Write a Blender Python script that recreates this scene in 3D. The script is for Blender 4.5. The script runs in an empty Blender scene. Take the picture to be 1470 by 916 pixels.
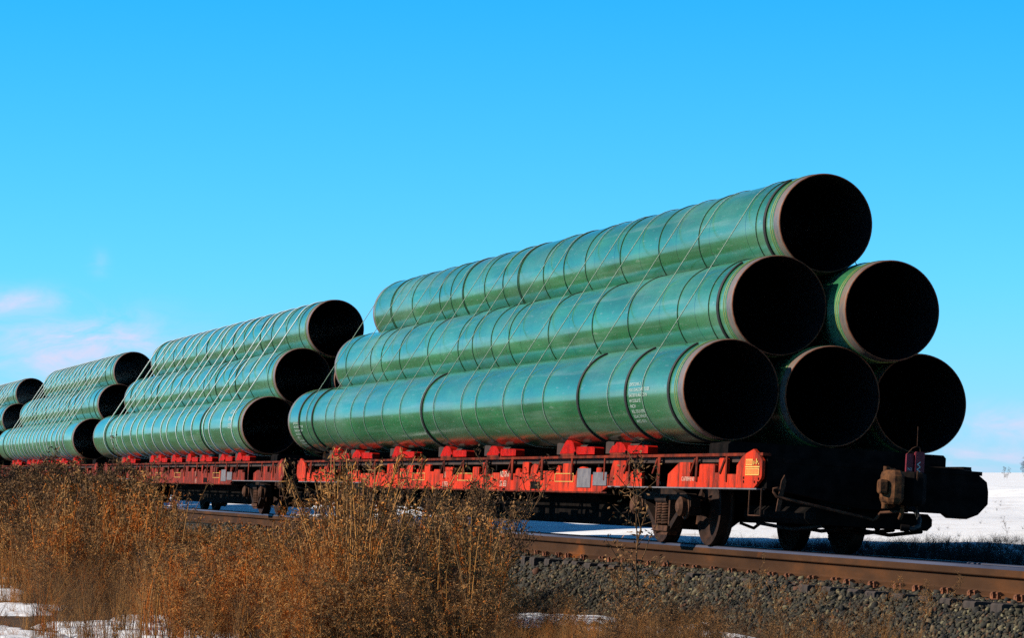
import bpy, math, random
import numpy as np
from mathutils import Vector, Matrix, Euler

random.seed(7)
RNG = np.random.default_rng(11)
R = math.radians
COL = bpy.context.scene.collection
SC = bpy.context.scene

# ------------------------------------------------------------------ layout
TH, PITCH, FPX = 0.2622, 0.0487, 4500.0     # heading, tilt up, focal length (px of a 1470 px frame)
LC, CAMH = 11.579, 0.795                    # camera: metres left of the track axis, above the near rail top
TILT = 0.0616                               # the curve's banking: whole track leans away from the camera
Z0 = -0.75 * math.sin(TILT)
D = 1.07; RP = D / 2; ZB = 1.627            # pipe diameter, radius, height of the bottom row axis
ROW = D * math.sqrt(3) / 2
CAR_PITCH, CAR_LEN, CAR_FRONT = 24.7, 23.55, 29.0

def bank(x, y, z):
    """track frame -> world (banked about the track direction)"""
    c, s = math.cos(TILT), math.sin(TILT)
    return (x * c + z * s, y, Z0 - x * s + z * c)

def place(o, x, y, z):
    o.location = bank(x, y, z); o.rotation_euler = (0, TILT, 0)

def ground_at(l, Z):
    """metres right of the camera's track-parallel line, metres of depth -> world x, y"""
    return l - LC, (Z - math.sin(TH) * l) / math.cos(TH)

# ------------------------------------------------------------------ nodes / materials
def new_mat(name):
    m = bpy.data.materials.new(name); m.use_nodes = True
    nt = m.node_tree; nt.nodes.clear()
    out = nt.nodes.new('ShaderNodeOutputMaterial')
    b = nt.nodes.new('ShaderNodeBsdfPrincipled')
    nt.links.new(b.outputs[0], out.inputs[0])
    return m, nt, b

def N(nt, t, **k):
    n = nt.nodes.new(t)
    for a, v in k.items():
        if a.startswith('i_'):
            n.inputs[a[2:].replace('_', ' ')].default_value = v
        else:
            setattr(n, a, v)
    return n

def noise(nt, scale, detail=4, rough=.6, coord='Object', stretch=(1, 1, 1), dist=0.0):
    tc = N(nt, 'ShaderNodeTexCoord'); mp = N(nt, 'ShaderNodeMapping')
    mp.inputs['Scale'].default_value = stretch
    nt.links.new(tc.outputs[coord], mp.inputs[0])
    n = N(nt, 'ShaderNodeTexNoise'); n.inputs['Scale'].default_value = scale
    n.inputs['Detail'].default_value = detail; n.inputs['Roughness'].default_value = rough
    n.inputs['Distortion'].default_value = dist
    nt.links.new(mp.outputs[0], n.inputs['Vector'])
    return n

def ramp(nt, src, stops, interp='LINEAR'):
    r = N(nt, 'ShaderNodeValToRGB'); r.color_ramp.interpolation = interp
    e = r.color_ramp.elements
    while len(e) < len(stops): e.new(0.5)
    for i, (p, c) in enumerate(stops):
        e[i].position = p
        e[i].color = (*c, 1) if len(c) == 3 else c
    nt.links.new(src, r.inputs[0])
    return r

def mixc(nt, fac, a, b, mode='MIX'):
    m = N(nt, 'ShaderNodeMix', data_type='RGBA', blend_type=mode)
    for sock, v in ((m.inputs[0], fac), (m.inputs[6], a), (m.inputs[7], b)):
        if isinstance(v, (int, float)): sock.default_value = v
        elif isinstance(v, tuple): sock.default_value = (*v, 1) if len(v) == 3 else v
        else: nt.links.new(v, sock)
    return m.outputs[2]

def bump(nt, b, src, strength=.3, dist=.01):
    bp = N(nt, 'ShaderNodeBump'); bp.inputs['Strength'].default_value = strength
    bp.inputs['Distance'].default_value = dist
    nt.links.new(src, bp.inputs['Height']); nt.links.new(bp.outputs[0], b.inputs['Normal'])

def simple(name, c1, c2, scale=8, rough=.7, metal=0.0, spec=.4, bmp=0.0, stretch=(1, 1, 1), lo=.35, hi=.65):
    m, nt, b = new_mat(name)
    n = noise(nt, scale, stretch=stretch)
    r = ramp(nt, n.outputs[0], [(lo, c1), (hi, c2)])
    nt.links.new(r.outputs[0], b.inputs['Base Color'])
    b.inputs['Roughness'].default_value = rough; b.inputs['Metallic'].default_value = metal
    b.inputs['Specular IOR Level'].default_value = spec
    if bmp: bump(nt, b, n.outputs[0], bmp)
    return m

M = {}
def build_materials():
    # green fusion-bonded epoxy coat: glossy, a little streaked and chalked
    m, nt, b = new_mat('green_coating')
    n1 = noise(nt, 3.0, 6, .65, stretch=(1.2, .12, 1.2))
    c = ramp(nt, n1.outputs[0], [(.3, (.024, .148, .058)), (.55, (.044, .230, .092)), (.75, (.11, .30, .155))]).outputs[0]
    n2 = noise(nt, 1.1, 5, .6, stretch=(1, .35, 1))
    dust = ramp(nt, n2.outputs[0], [(.48, (0, 0, 0)), (.72, (.55, .55, .55))]).outputs[0]
    c = mixc(nt, dust, c, (.17, .29, .20))
    n3 = noise(nt, 26, 3, .7, stretch=(1, .15, 1))
    scuff = ramp(nt, n3.outputs[0], [(.62, (0, 0, 0)), (.70, (.8, .8, .8))]).outputs[0]
    c = mixc(nt, scuff, c, (.22, .33, .25))
    n5 = noise(nt, .9, 2, .5, stretch=(1, .8, 1))
    rust = ramp(nt, n5.outputs[0], [(.70, (0, 0, 0)), (.74, (.6, .6, .6))]).outputs[0]
    c = mixc(nt, rust, c, (.11, .085, .05))
    n6 = noise(nt, 4.5, 5, .65, stretch=(1, .035, 1))
    pale = ramp(nt, n6.outputs[0], [(.56, (0, 0, 0)), (.74, (.62, .62, .62))]).outputs[0]
    c = mixc(nt, pale, c, (.25, .38, .28))
    n7 = noise(nt, .55, 5, .7, stretch=(1, .5, 1))
    c = mixc(nt, ramp(nt, n7.outputs[0], [(.40, (.45, .45, .45)), (.58, (0, 0, 0))]).outputs[0], c, (.020, .085, .042))
    oi = N(nt, 'ShaderNodeObjectInfo')
    hv = N(nt, 'ShaderNodeHueSaturation')
    mr = N(nt, 'ShaderNodeMapRange'); mr.inputs['To Min'].default_value = .8; mr.inputs['To Max'].default_value = 1.25
    nt.links.new(oi.outputs['Random'], mr.inputs[0]); nt.links.new(mr.outputs[0], hv.inputs['Value'])
    nt.links.new(c, hv.inputs['Color']); nt.links.new(hv.outputs[0], b.inputs['Base Color'])
    rr = ramp(nt, n2.outputs[0], [(.35, (.12,) * 3), (.7, (.26,) * 3)]).outputs[0]
    nt.links.new(rr, b.inputs['Roughness'])
    b.inputs['IOR'].default_value = 1.82
    n4 = noise(nt, 2.2, 3, .5, stretch=(1, .25, 1)); bump(nt, b, n4.outputs[0], .12, .02)
    M['green'] = m

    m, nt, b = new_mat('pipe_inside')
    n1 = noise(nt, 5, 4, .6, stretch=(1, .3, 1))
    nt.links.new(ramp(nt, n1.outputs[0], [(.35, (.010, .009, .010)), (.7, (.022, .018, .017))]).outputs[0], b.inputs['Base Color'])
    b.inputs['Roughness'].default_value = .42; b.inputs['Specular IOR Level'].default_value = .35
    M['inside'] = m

    m, nt, b = new_mat('bare_pipe_end')
    n1 = noise(nt, 7, 6, .7, stretch=(1, 3, 1))
    nt.links.new(ramp(nt, n1.outputs[0], [(.3, (.10, .095, .11)), (.5, (.20, .16, .13)), (.68, (.26, .105, .05))]).outputs[0], b.inputs['Base Color'])
    b.inputs['Roughness'].default_value = .45; b.inputs['Metallic'].default_value = .25
    M['bare'] = m
    M['rim'] = simple('rusted_rim', (.10, .030, .014), (.22, .075, .035), 14, .85, spec=.15)
    M['edge'] = simple('yellow_coating_edge', (.13, .21, .05), (.22, .24, .05), 20, .5)
    M['rope'] = simple('dark_rope', (.010, .022, .016), (.04, .06, .045), 60, .9)
    M['black'] = simple('black_rubber', (.008, .008, .008), (.016, .016, .015), 30, .7)
    M['cable'] = simple('galvanised_cable', (.55, .58, .54), (.86, .88, .84), 45, .5, 0)
    M['cable_old'] = simple('weathered_cable', (.15, .22, .16), (.40, .48, .38), 60, .6)
    M['stencil'] = simple('white_stencil', (.30, .40, .34), (.58, .64, .59), 60, .7)
    M['stencil_red'] = simple('faded_stencil', (.62, .36, .25), (.74, .52, .38), 60, .7)
    M['yellow'] = simple('yellow_paint', (.62, .36, .06), (.70, .45, .10), 40, .6)
    M['orange'] = simple('orange_panel', (.60, .13, .012), (.68, .20, .02), 12, .6)

    # red car paint, sun-bleached, dirt and rust creeping up from the lower edge
    m, nt, b = new_mat('red_car_paint')
    n1 = noise(nt, 1.6, 6, .62, stretch=(1, .5, 1))
    c = ramp(nt, n1.outputs[0], [(.3, (.46, .022, .004)), (.55, (.60, .036, .008)), (.75, (.52, .060, .022))]).outputs[0]
    n2 = noise(nt, 5.5, 7, .7, stretch=(1, .8, .25))
    d = ramp(nt, n2.outputs[0], [(.47, (0, 0, 0)), (.62, (.9, .9, .9))]).outputs[0]
    c = mixc(nt, d, c, (.085, .017, .008))
    n3 = noise(nt, 22, 4, .7)
    d2 = ramp(nt, n3.outputs[0], [(.64, (0, 0, 0)), (.70, (.8, .8, .8))]).outputs[0]
    c = mixc(nt, d2, c, (.09, .045, .03))
    nt.links.new(c, b.inputs['Base Color']); b.inputs['Roughness'].default_value = .75; b.inputs['Specular IOR Level'].default_value = .12
    bump(nt, b, n2.outputs[0], .15, .01)
    M['red'] = m
    mm = M['red'].copy(); mm.name = 'worn_red_car_paint'
    for n_ in mm.node_tree.nodes:
        if n_.type == 'VALTORGB' and abs(n_.color_ramp.elements[0].position - .47) < .01: n_.color_ramp.elements[0].position = .30; n_.color_ramp.elements[1].position = .50
    M['redworn'] = mm
    M['rustred'] = simple('rusty_red_paint', (.035, .010, .006), (.20, .026, .010), 5, .85, spec=.1, lo=.38, hi=.66, bmp=.2)
    m, nt, b = new_mat('bright_red_paint')
    n1 = noise(nt, 6, 5, .65)
    nt.links.new(ramp(nt, n1.outputs[0], [(.32, (.16, .004, .002)), (.55, (.42, .007, .002))]).outputs[0], b.inputs['Base Color'])
    b.inputs['Roughness'].default_value = .75; b.inputs['Specular IOR Level'].default_value = .08
    M['saddle'] = m
    M['deck_and_shade'] = simple('dark_deck_and_shade', (.03, .016, .012), (.06, .03, .02), 5, .9)  # deck boards and beams, also the painted shade on far-side chocks
    M['under'] = simple('grimy_steel_and_shade', (.003, .003, .003), (.012, .009, .008), 7, .9, spec=.03, bmp=.2)  # grime, plus the shadow of car end and underside put into the colour
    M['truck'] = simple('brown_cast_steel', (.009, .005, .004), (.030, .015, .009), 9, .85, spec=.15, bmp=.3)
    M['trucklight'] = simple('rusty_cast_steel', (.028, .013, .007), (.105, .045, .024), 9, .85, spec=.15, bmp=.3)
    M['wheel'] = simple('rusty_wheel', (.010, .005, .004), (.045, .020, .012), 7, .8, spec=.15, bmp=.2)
    M['coupler'] = simple('rusty_coupler', (.025, .011, .006), (.15, .06, .022), 13, .85, spec=.15, bmp=.5)
    M['grey'] = simple('grey_panel', (.10, .09, .10), (.17, .15, .15), 9, .7)
    M['flagred'] = simple('marker_red', (.10, .003, .010), (.17, .006, .016), 20, .6)
    M['frost'] = simple('frosted_step', (.55, .55, .56), (.78, .78, .78), 14, .9)
    M['tie'] = simple('weathered_tie', (.018, .013, .011), (.06, .042, .032), 6, .9, stretch=(.3, 1.5, 1), bmp=.4)
    M['plate'] = simple('rusty_tie_plate', (.07, .026, .012), (.26, .085, .028), 16, .85, bmp=.3)

    m, nt, b = new_mat('rusty_rail')
    n1 = noise(nt, 2.2, 6, .6, stretch=(1, .35, 1.2))
    c = ramp(nt, n1.outputs[0], [(.28, (.030, .014, .007)), (.55, (.056, .026, .012)), (.72, (.10, .038, .013))]).outputs[0]
    n2 = noise(nt, 1.3, 3, .5, stretch=(1, .8, 1))
    d = ramp(nt, n2.outputs[0], [(.61, (0, 0, 0)), (.72, (.8, .8, .8))]).outputs[0]
    c = mixc(nt, d, c, (.20, .058, .011))
    n3 = noise(nt, 30, 4, .7, stretch=(1, 1, .3))
    c = mixc(nt, ramp(nt, n3.outputs[0], [(.6, (0, 0, 0)), (.75, (.5, .5, .5))]).outputs[0], c, (.045, .022, .014))
    nt.links.new(c, b.inputs['Base Color']); b.inputs['Roughness'].default_value = .85; b.inputs['Specular IOR Level'].default_value = .08
    bump(nt, b, n3.outputs[0], .25, .01)
    M['rail'] = m
    M['railtop'] = simple('worn_rail_head', (.05, .05, .07), (.12, .12, .16), 3, .5, .8, stretch=(1, .08, 1))

    # plants and stones: one 'tint' value per plant or stone picks its own colour
    def tinted(name, stops, rough=.9, sub=(0, 0)):
        m, nt, b = new_mat(name)
        a = N(nt, 'ShaderNodeAttribute', attribute_name='tint')
        r = ramp(nt, a.outputs['Fac'], stops)
        nt.links.new(r.outputs[0], b.inputs['Base Color'])
        b.inputs['Roughness'].default_value = rough; b.inputs['Specular IOR Level'].default_value = .2
        return m
    M['weed'] = tinted('dry_weed', [(0, (.018, .011, .010)), (.25, (.060, .034, .021)), (.5, (.150, .078, .033)),
                                    (.75, (.34, .172, .062)), (.92, (.50, .22, .050)), (1, (.44, .115, .012))])
    M['darkgrass'] = tinted('dark_grass', [(0, (.012, .011, .013)), (.6, (.05, .042, .035)), (1, (.16, .12, .08))])
    m, nt, b = new_mat('ballast_stone')
    a = N(nt, 'ShaderNodeAttribute', attribute_name='tint')
    r = ramp(nt, a.outputs['Fac'], [(0, (.008, .007, .005)), (.3, (.020, .016, .009)), (.55, (.048, .042, .021)), (.75, (.085, .045, .016)), (.88, (.19, .165, .085)), (1, (.09, .032, .012))])
    nn = noise(nt, 40, 4, .7)
    c = mixc(nt, .55, r.outputs[0], ramp(nt, nn.outputs[0], [(.3, (.35,) * 3), (.7, (1.3,) * 3)]).outputs[0], 'MULTIPLY')
    nt.links.new(c, b.inputs['Base Color']); b.inputs['Roughness'].default_value = .9
    bump(nt, b, nn.outputs[0], .4, .01)
    M['stone'] = m

    # ground: snow field beyond the track, brown litter with thin snow on the camera's side, stone dust under the track, spread beyond it as painted train shadow
    m, nt, b = new_mat('ground')
    tc = N(nt, 'ShaderNodeTexCoord'); sp = N(nt, 'ShaderNodeSeparateXYZ')
    nt.links.new(tc.outputs['Object'], sp.inputs[0])
    g1 = noise(nt, 1.1, 7, .68, stretch=(1, .55, 1)); g2 = noise(nt, 9, 6, .7); g3 = noise(nt, .12, 5, .6, stretch=(.5, 1, 1))
    soil = ramp(nt, g2.outputs[0], [(.3, (.028, .018, .011)), (.55, (.085, .05, .026)), (.75, (.17, .095, .04))]).outputs[0]
    snow = ramp(nt, g3.outputs[0], [(.3, (.78, .78, .79)), (.7, (.88, .88, .88))]).outputs[0]
    patch = ramp(nt, g1.outputs[0], [(.62, (0, 0, 0)), (.68, (1, 1, 1))]).outputs[0]
    near = mixc(nt, patch, soil, (.70, .71, .73))
    g4 = noise(nt, .7, 9, .78)
    stubble = ramp(nt, g4.outputs[0], [(.54, (0, 0, 0)), (.70, (.8, .8, .8))]).outputs[0]
    gm = N(nt, 'ShaderNodeMapRange'); gm.inputs['From Min'].default_value = 60; gm.inputs['From Max'].default_value = 3
    gm.inputs['To Min'].default_value = .05; gm.inputs['To Max'].default_value = 1.0
    nt.links.new(sp.outputs['X'], gm.inputs[0])
    stub = mixc(nt, gm.outputs[0], (0, 0, 0), stubble)
    far = mixc(nt, stub, snow, (.30, .20, .115))
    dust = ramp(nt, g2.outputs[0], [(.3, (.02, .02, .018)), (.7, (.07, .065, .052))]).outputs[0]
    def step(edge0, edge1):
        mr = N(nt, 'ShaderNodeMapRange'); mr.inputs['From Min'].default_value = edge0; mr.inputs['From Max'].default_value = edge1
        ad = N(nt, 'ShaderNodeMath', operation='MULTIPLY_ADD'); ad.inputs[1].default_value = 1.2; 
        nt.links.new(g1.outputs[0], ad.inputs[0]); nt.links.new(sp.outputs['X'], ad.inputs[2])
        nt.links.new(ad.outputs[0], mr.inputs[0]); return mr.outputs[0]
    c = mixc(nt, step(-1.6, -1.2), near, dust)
    my = N(nt, 'ShaderNodeMapRange'); my.inputs['From Min'].default_value = 41; my.inputs['From Max'].default_value = 47; nt.links.new(sp.outputs['Y'], my.inputs[0])
    ml = N(nt, 'ShaderNodeMath', operation='MULTIPLY'); nt.links.new(my.outputs[0], ml.inputs[0]); nt.links.new(step(2.2, 3.0), ml.inputs[1])
    mm_ = N(nt, 'ShaderNodeMath', operation='MAXIMUM'); nt.links.new(ml.outputs[0], mm_.inputs[0]); nt.links.new(step(3.6, 6.2), mm_.inputs[1])  # dust kept out to the shadow's edge: train shade painted over snow
    c = mixc(nt, mm_.outputs[0], c, far)
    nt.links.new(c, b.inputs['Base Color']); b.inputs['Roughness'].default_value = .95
    b.inputs['Specular IOR Level'].default_value = .15
    bump(nt, b, g4.outputs[0], .5, .06)
    M['ground'] = m
    m, nt, b = new_mat('snow')
    n1 = noise(nt, 3, 7, .7); n2 = noise(nt, 14, 5, .7)
    c = ramp(nt, n1.outputs[0], [(.3, (.70, .71, .73)), (.6, (.82, .82, .83))]).outputs[0]
    c = mixc(nt, ramp(nt, n2.outputs[0], [(.66, (0, 0, 0)), (.74, (.7, .7, .7))]).outputs[0], c, (.22, .14, .08))
    nt.links.new(c, b.inputs['Base Color']); b.inputs['Roughness'].default_value = .9
    b.inputs['Subsurface Weight'].default_value = 0.0
    bump(nt, b, n1.outputs[0], .6, .05)
    M['snow'] = m
build_materials()

# ------------------------------------------------------------------ mesh builder
class MB:
    def __init__(s): s.v = []; s.f = []; s.mi = []; s.mats = []; s.sm = []
    def m(s, mat):
        if mat not in s.mats: s.mats.append(mat)
        return s.mats.index(mat)
    def add(s, v, f, mat, smooth=False):
        b = len(s.v); s.v += [tuple(p) for p in v]; i = s.m(mat)
        for q in f: s.f.append(tuple(b + k for k in q)); s.mi.append(i); s.sm.append(smooth)
    def box(s, x0, x1, y0, y1, z0, z1, mat, bev=0.0):
        if bev <= 0:
            v = [(x, y, z) for z in (z0, z1) for y in (y0, y1) for x in (x0, x1)]
            s.add(v, [(0, 2, 3, 1), (4, 5, 7, 6), (0, 1, 5, 4), (2, 6, 7, 3), (0, 4, 6, 2), (1, 3, 7, 5)], mat); return
        bm_ = min(bev, (x1 - x0) * .45, (z1 - z0) * .45)
        s.prism([(x0 + bm_, z0), (x1 - bm_, z0), (x1, z0 + bm_), (x1, z1 - bm_), (x1 - bm_, z1), (x0 + bm_, z1), (x0, z1 - bm_), (x0, z0 + bm_)], y0, y1, mat, 'xz')
    def prism(s, poly, a, b, mat, plane='xz', smooth=False):
        """outline in a plane, pushed from a to b along the remaining axis"""
        n = len(poly)
        if plane == 'xz': mk = lambda p, t: (p[0], t, p[1])
        elif plane == 'yz': mk = lambda p, t: (t, p[0], p[1])
        else: mk = lambda p, t: (p[0], p[1], t)
        v = [mk(p, a) for p in poly] + [mk(p, b) for p in poly]
        f = [(i, (i + 1) % n, n + (i + 1) % n, n + i) for i in range(n)]
        s.add(v, f, mat, smooth); s.add(v, [tuple(range(n))[::-1], tuple(range(n, 2 * n))], mat)
    def tube(s, pts, r, mat, seg=8, closed=False, smooth=True, caps=True):
        pts = [Vector(p) for p in pts]; n = len(pts); v = []; rr = r if isinstance(r, (list, tuple)) else [r] * n
        prev = None
        for i, p in enumerate(pts):
            a = pts[(i - 1) % n] if (closed or i > 0) else p; c = pts[(i + 1) % n] if (closed or i < n - 1) else p
            t = (c - a).normalized()
            if prev is None:
                u = t.orthogonal().normalized()
            else:
                u = (prev - t * prev.dot(t)).normalized()
            prev = u; w = t.cross(u)
            for k in range(seg):
                an = 2 * math.pi * k / seg
                v.append(p + (u * math.cos(an) + w * math.sin(an)) * rr[i])
        f = []
        for i in range(n if closed else n - 1):
            j = (i + 1) % n
            for k in range(seg):
                k2 = (k + 1) % seg
                f.append((i * seg + k, i * seg + k2, j * seg + k2, j * seg + k))
        s.add(v, f, mat, smooth)
        if caps and not closed:
            s.add(v[:seg], [tuple(range(seg))[::-1]], mat); s.add(v[-seg:], [tuple(range(seg))], mat)
    def lathe(s, prof, mat, seg=48, axis='y', mats=None, c=(0, 0, 0), smooth=True):
        """profile of (radius, along) turned about an axis through c"""
        n = len(prof)
        def pt(r, t, an):
            a, b = r * math.cos(an), r * math.sin(an)
            return (c[0] + a, c[1] + t, c[2] + b) if axis == 'y' else ((c[0] + t, c[1] + a, c[2] + b) if axis == 'x' else (c[0] + a, c[1] + b, c[2] + t))
        for i in range(n - 1):
            v = []; 
            for (r, t) in (prof[i], prof[i + 1]):
                v += [pt(r, t, 2 * math.pi * k / seg) for k in range(seg)]
            f = [(k, (k + 1) % seg, seg + (k + 1) % seg, seg + k) for k in range(seg)]
            s.add(v, f, mats[i] if mats else mat, smooth)
    def casting(s, poly, a, b, mat, inset=.03, plane='xy'):
        """outline pushed from a to b with rounded top and bottom edges"""
        n = len(poly); cx_ = sum(p[0] for p in poly) / n; cy_ = sum(p[1] for p in poly) / n; v = []
        lv = [(a, inset * 1.0), (a + inset * .5, inset * .35), (a + inset * 1.3, 0), (b - inset * 1.3, 0), (b - inset * .5, inset * .35), (b, inset)]
        for t, q in lv:
            for p in poly:
                dx, dy = p[0] - cx_, p[1] - cy_; L = math.hypot(dx, dy) + 1e-6; k = max(.2, 1 - q / L)
                v.append((cx_ + dx * k, cy_ + dy * k, t))
        f = [(i * n + j, i * n + (j + 1) % n, (i + 1) * n + (j + 1) % n, (i + 1) * n + j) for i in range(len(lv) - 1) for j in range(n)]
        s.add(v, f + [tuple(range(n))[::-1], tuple(range((len(lv) - 1) * n, len(lv) * n))], mat, False)
    def build(s, name, parent=None, me_only=False):
        me = bpy.data.meshes.new(name); me.from_pydata(s.v, [], s.f)
        for mt in s.mats: me.materials.append(M[mt])
        me.polygons.foreach_set('material_index', s.mi)
        me.polygons.foreach_set('use_smooth', s.sm)
        me.update()
        if me_only: return me
        return link(name, me, parent)

def link(name, me, parent=None):
    o = bpy.data.objects.new(name, me); COL.objects.link(o)
    if parent is not None: o.parent = parent
    return o
def tag(o, label, cat, group=None):
    o['label'] = label; o['category'] = cat
    if group: o['group'] = group
    return o
def thing(name, label, cat, group=None):
    o = bpy.data.objects.new(name, None); COL.objects.link(o); o.empty_display_size = .2
    return tag(o, label, cat, group)
def structure(o): o['kind'] = 'structure'; return o
def stuff(o): o['kind'] = 'stuff'; return o
def copy_tree(o, parent=None):
    c = o.copy(); COL.objects.link(c)
    if parent is not None: c.parent = parent
    for ch in o.children: copy_tree(ch, c)
    return c

def text_mesh(lines, size, gap=1.15):
    cu = bpy.data.curves.new('lettering', 'FONT'); cu.body = '\n'.join(lines)
    cu.size = size; cu.space_line = gap; cu.extrude = 0.0; cu.resolution_u = 2
    o = bpy.data.objects.new('lettering', cu); COL.objects.link(o)
    dg = bpy.context.evaluated_depsgraph_get(); dg.update()
    me = bpy.data.meshes.new_from_object(o.evaluated_get(dg))
    bpy.data.objects.remove(o); bpy.data.curves.remove(cu)
    return me

def np_mesh(name, V, F, tint, mat, smooth=False):
    """numpy verts (n,3), triangles (m,3), one tint per vertex"""
    me = bpy.data.meshes.new(name)
    me.vertices.add(len(V)); me.vertices.foreach_set('co', np.ascontiguousarray(V, dtype=np.float32).ravel())
    me.loops.add(F.size); me.loops.foreach_set('vertex_index', np.ascontiguousarray(F, dtype=np.int32).ravel())
    me.polygons.add(len(F)); me.polygons.foreach_set('loop_start', np.arange(0, F.size, 3, dtype=np.int32))
    me.polygons.foreach_set('loop_total', np.full(len(F), 3, dtype=np.int32))
    if smooth: me.polygons.foreach_set('use_smooth', np.ones(len(F), dtype=bool))
    me.update(calc_edges=True)
    at = me.attributes.new('tint', 'FLOAT', 'POINT'); at.data.foreach_set('value', np.clip(tint, 0, 1).astype(np.float32))
    me.materials.append(M[mat]); me.validate()
    return me

# ------------------------------------------------------------------ terrain
def wob(x, y):
    return (np.sin(x * 1.3 + y * .7) * .5 + np.sin(x * .53 - y * .41 + 1.7) + np.sin(x * 2.7 + y * 1.9 + .4) * .25)
XS = [-2500, -60, -12, -2.15, -1.34, -.95, 1.15, 1.6, 2.4, 5, 20, 90, 300, 420, 4000]
ZS = [-.4, -.75, -.76, -.74, -.315, -.285, -.425, -.44, -.36, -.30, -.20, .10, .36, .30, -6]
def height(x, y):
    h = np.interp(x, XS, ZS)
    rough = np.where((x < -2.2) | (x > 2.6), .035, .012)
    drift = np.where(x > 9, np.minimum((x - 9) / 12, 1) * (.10 * np.sin(x * .31 + y * .17) + .07 * np.sin(x * .83 - y * .29 + 1) + .04 * np.sin(x * 1.9 + y * .61)), 0)
    return h + wob(x, y) * rough + drift

def make_ground():
    xs = np.unique(np.concatenate([np.array([-2500, -1000, -400, -150, -70, -30]), np.arange(-14, 6, .2), np.arange(6, 50, .6), np.array([56, 65, 78, 90, 110, 130, 180, 240, 300, 350, 420, 700, 1500, 4000])]))
    ys = np.unique(np.concatenate([np.array([-600, -150, -40, -10]), np.arange(0, 70, .5), np.arange(70, 140, 2), np.array([160, 200, 260, 340, 480, 700, 1200, 4000])]))
    X, Y = np.meshgrid(xs, ys); Zz = height(X, Y)
    V = np.stack([X, Y, Zz], -1).reshape(-1, 3); nx, ny = len(xs), len(ys)
    i = (np.arange(ny - 1)[:, None] * nx + np.arange(nx - 1)[None, :]).ravel()
    F = np.concatenate([np.stack([i, i + 1, i + nx + 1], -1), np.stack([i, i + nx + 1, i + nx], -1)])
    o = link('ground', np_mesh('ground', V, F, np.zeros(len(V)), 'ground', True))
    structure(o)
make_ground()

def snow_patch(l, Z, ra, rl, seed, hgt=.05):
    """a thin drift: ra metres across the view, rl metres along the track"""
    rg = random.Random(seed); x0, y0 = ground_at(l, Z)
    ph = [rg.uniform(0, 6.28) for _ in range(4)]; n = 96; rings = 9; V = []; F = []
    def rad(a): return 1 + 1 * .22 * math.sin(2 * a + ph[0]) + .16 * math.sin(3 * a + ph[1]) + .07 * math.sin(5 * a + ph[2]) + .03 * math.sin(9 * a + ph[3]) + .04 * math.sin(13 * a + ph[0])
    for k in range(rings):
        q = 1 - k / (rings - 1) * .999
        for j in range(n):
            a = 2 * math.pi * j / n; x = x0 + ra * rad(a) * q * math.cos(a); y = y0 + rl * rad(a) * q * math.sin(a)
            top = hgt * (1 - q ** 2.2) + (-.05 if k == 0 else .012)
            V.append((x, y, float(height(np.float64(x), np.float64(y))) + top + .014 * (math.sin(x * 5 + y * 3) + math.sin(x * 11 - y * 7) * .6) * (1 - q)))
    for k in range(rings - 1):
        for j in range(n):
            F.append((k * n + j, k * n + (j + 1) % n, (k + 1) * n + (j + 1) % n, (k + 1) * n + j))
    F.append(tuple((rings - 1) * n + j for j in range(n)))
    me = bpy.data.meshes.new('snow_patch'); me.from_pydata(V, [], F); me.materials.append(M['snow'])
    me.polygons.foreach_set('use_smooth', [True] * len(F)); me.update()
    structure(link('snow_patch', me))

# ------------------------------------------------------------------ the track
def make_rail(xc, name_label):
    hw, fw, ww = .052, .098, .012
    prof = [(-fw, -.270), (fw, -.270), (fw, -.252), (ww + .012, -.222), (ww, -.205), (ww, -.105), (hw - .006, -.092), (hw, -.084), (hw, -.030), (hw - .012, -.006), (hw - .03, 0), (-hw + .03, 0), (-hw + .012, -.006), (-hw, -.030), (-hw, -.084), (-hw + .006, -.092), (-ww, -.105), (-ww, -.205), (-ww - .012, -.222), (-fw, -.252)]
    b = MB(); ys = list(np.arange(-30, 130, 4.0)); n = len(prof)
    for i in range(n):
        j = (i + 1) % n; mat = 'railtop' if i in (8, 9, 10, 11, 12) else 'rail'
        v = []
        for y in ys: v += [(prof[i][0], y, prof[i][1]), (prof[j][0], y, prof[j][1])]
        b.add(v, [(2 * k, 2 * k + 1, 2 * k + 3, 2 * k + 2) for k in range(len(ys) - 1)], mat)
    o = b.build('rail'); place(o, xc, 0, 0)
    tag(o, name_label, 'rail', 'rails of the track')
make_rail(-.75, 'rusty steel rail with bluish worn top on the near side of the track')
make_rail(.75, 'rusty steel rail on the far side of the track behind the wheels')

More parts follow.
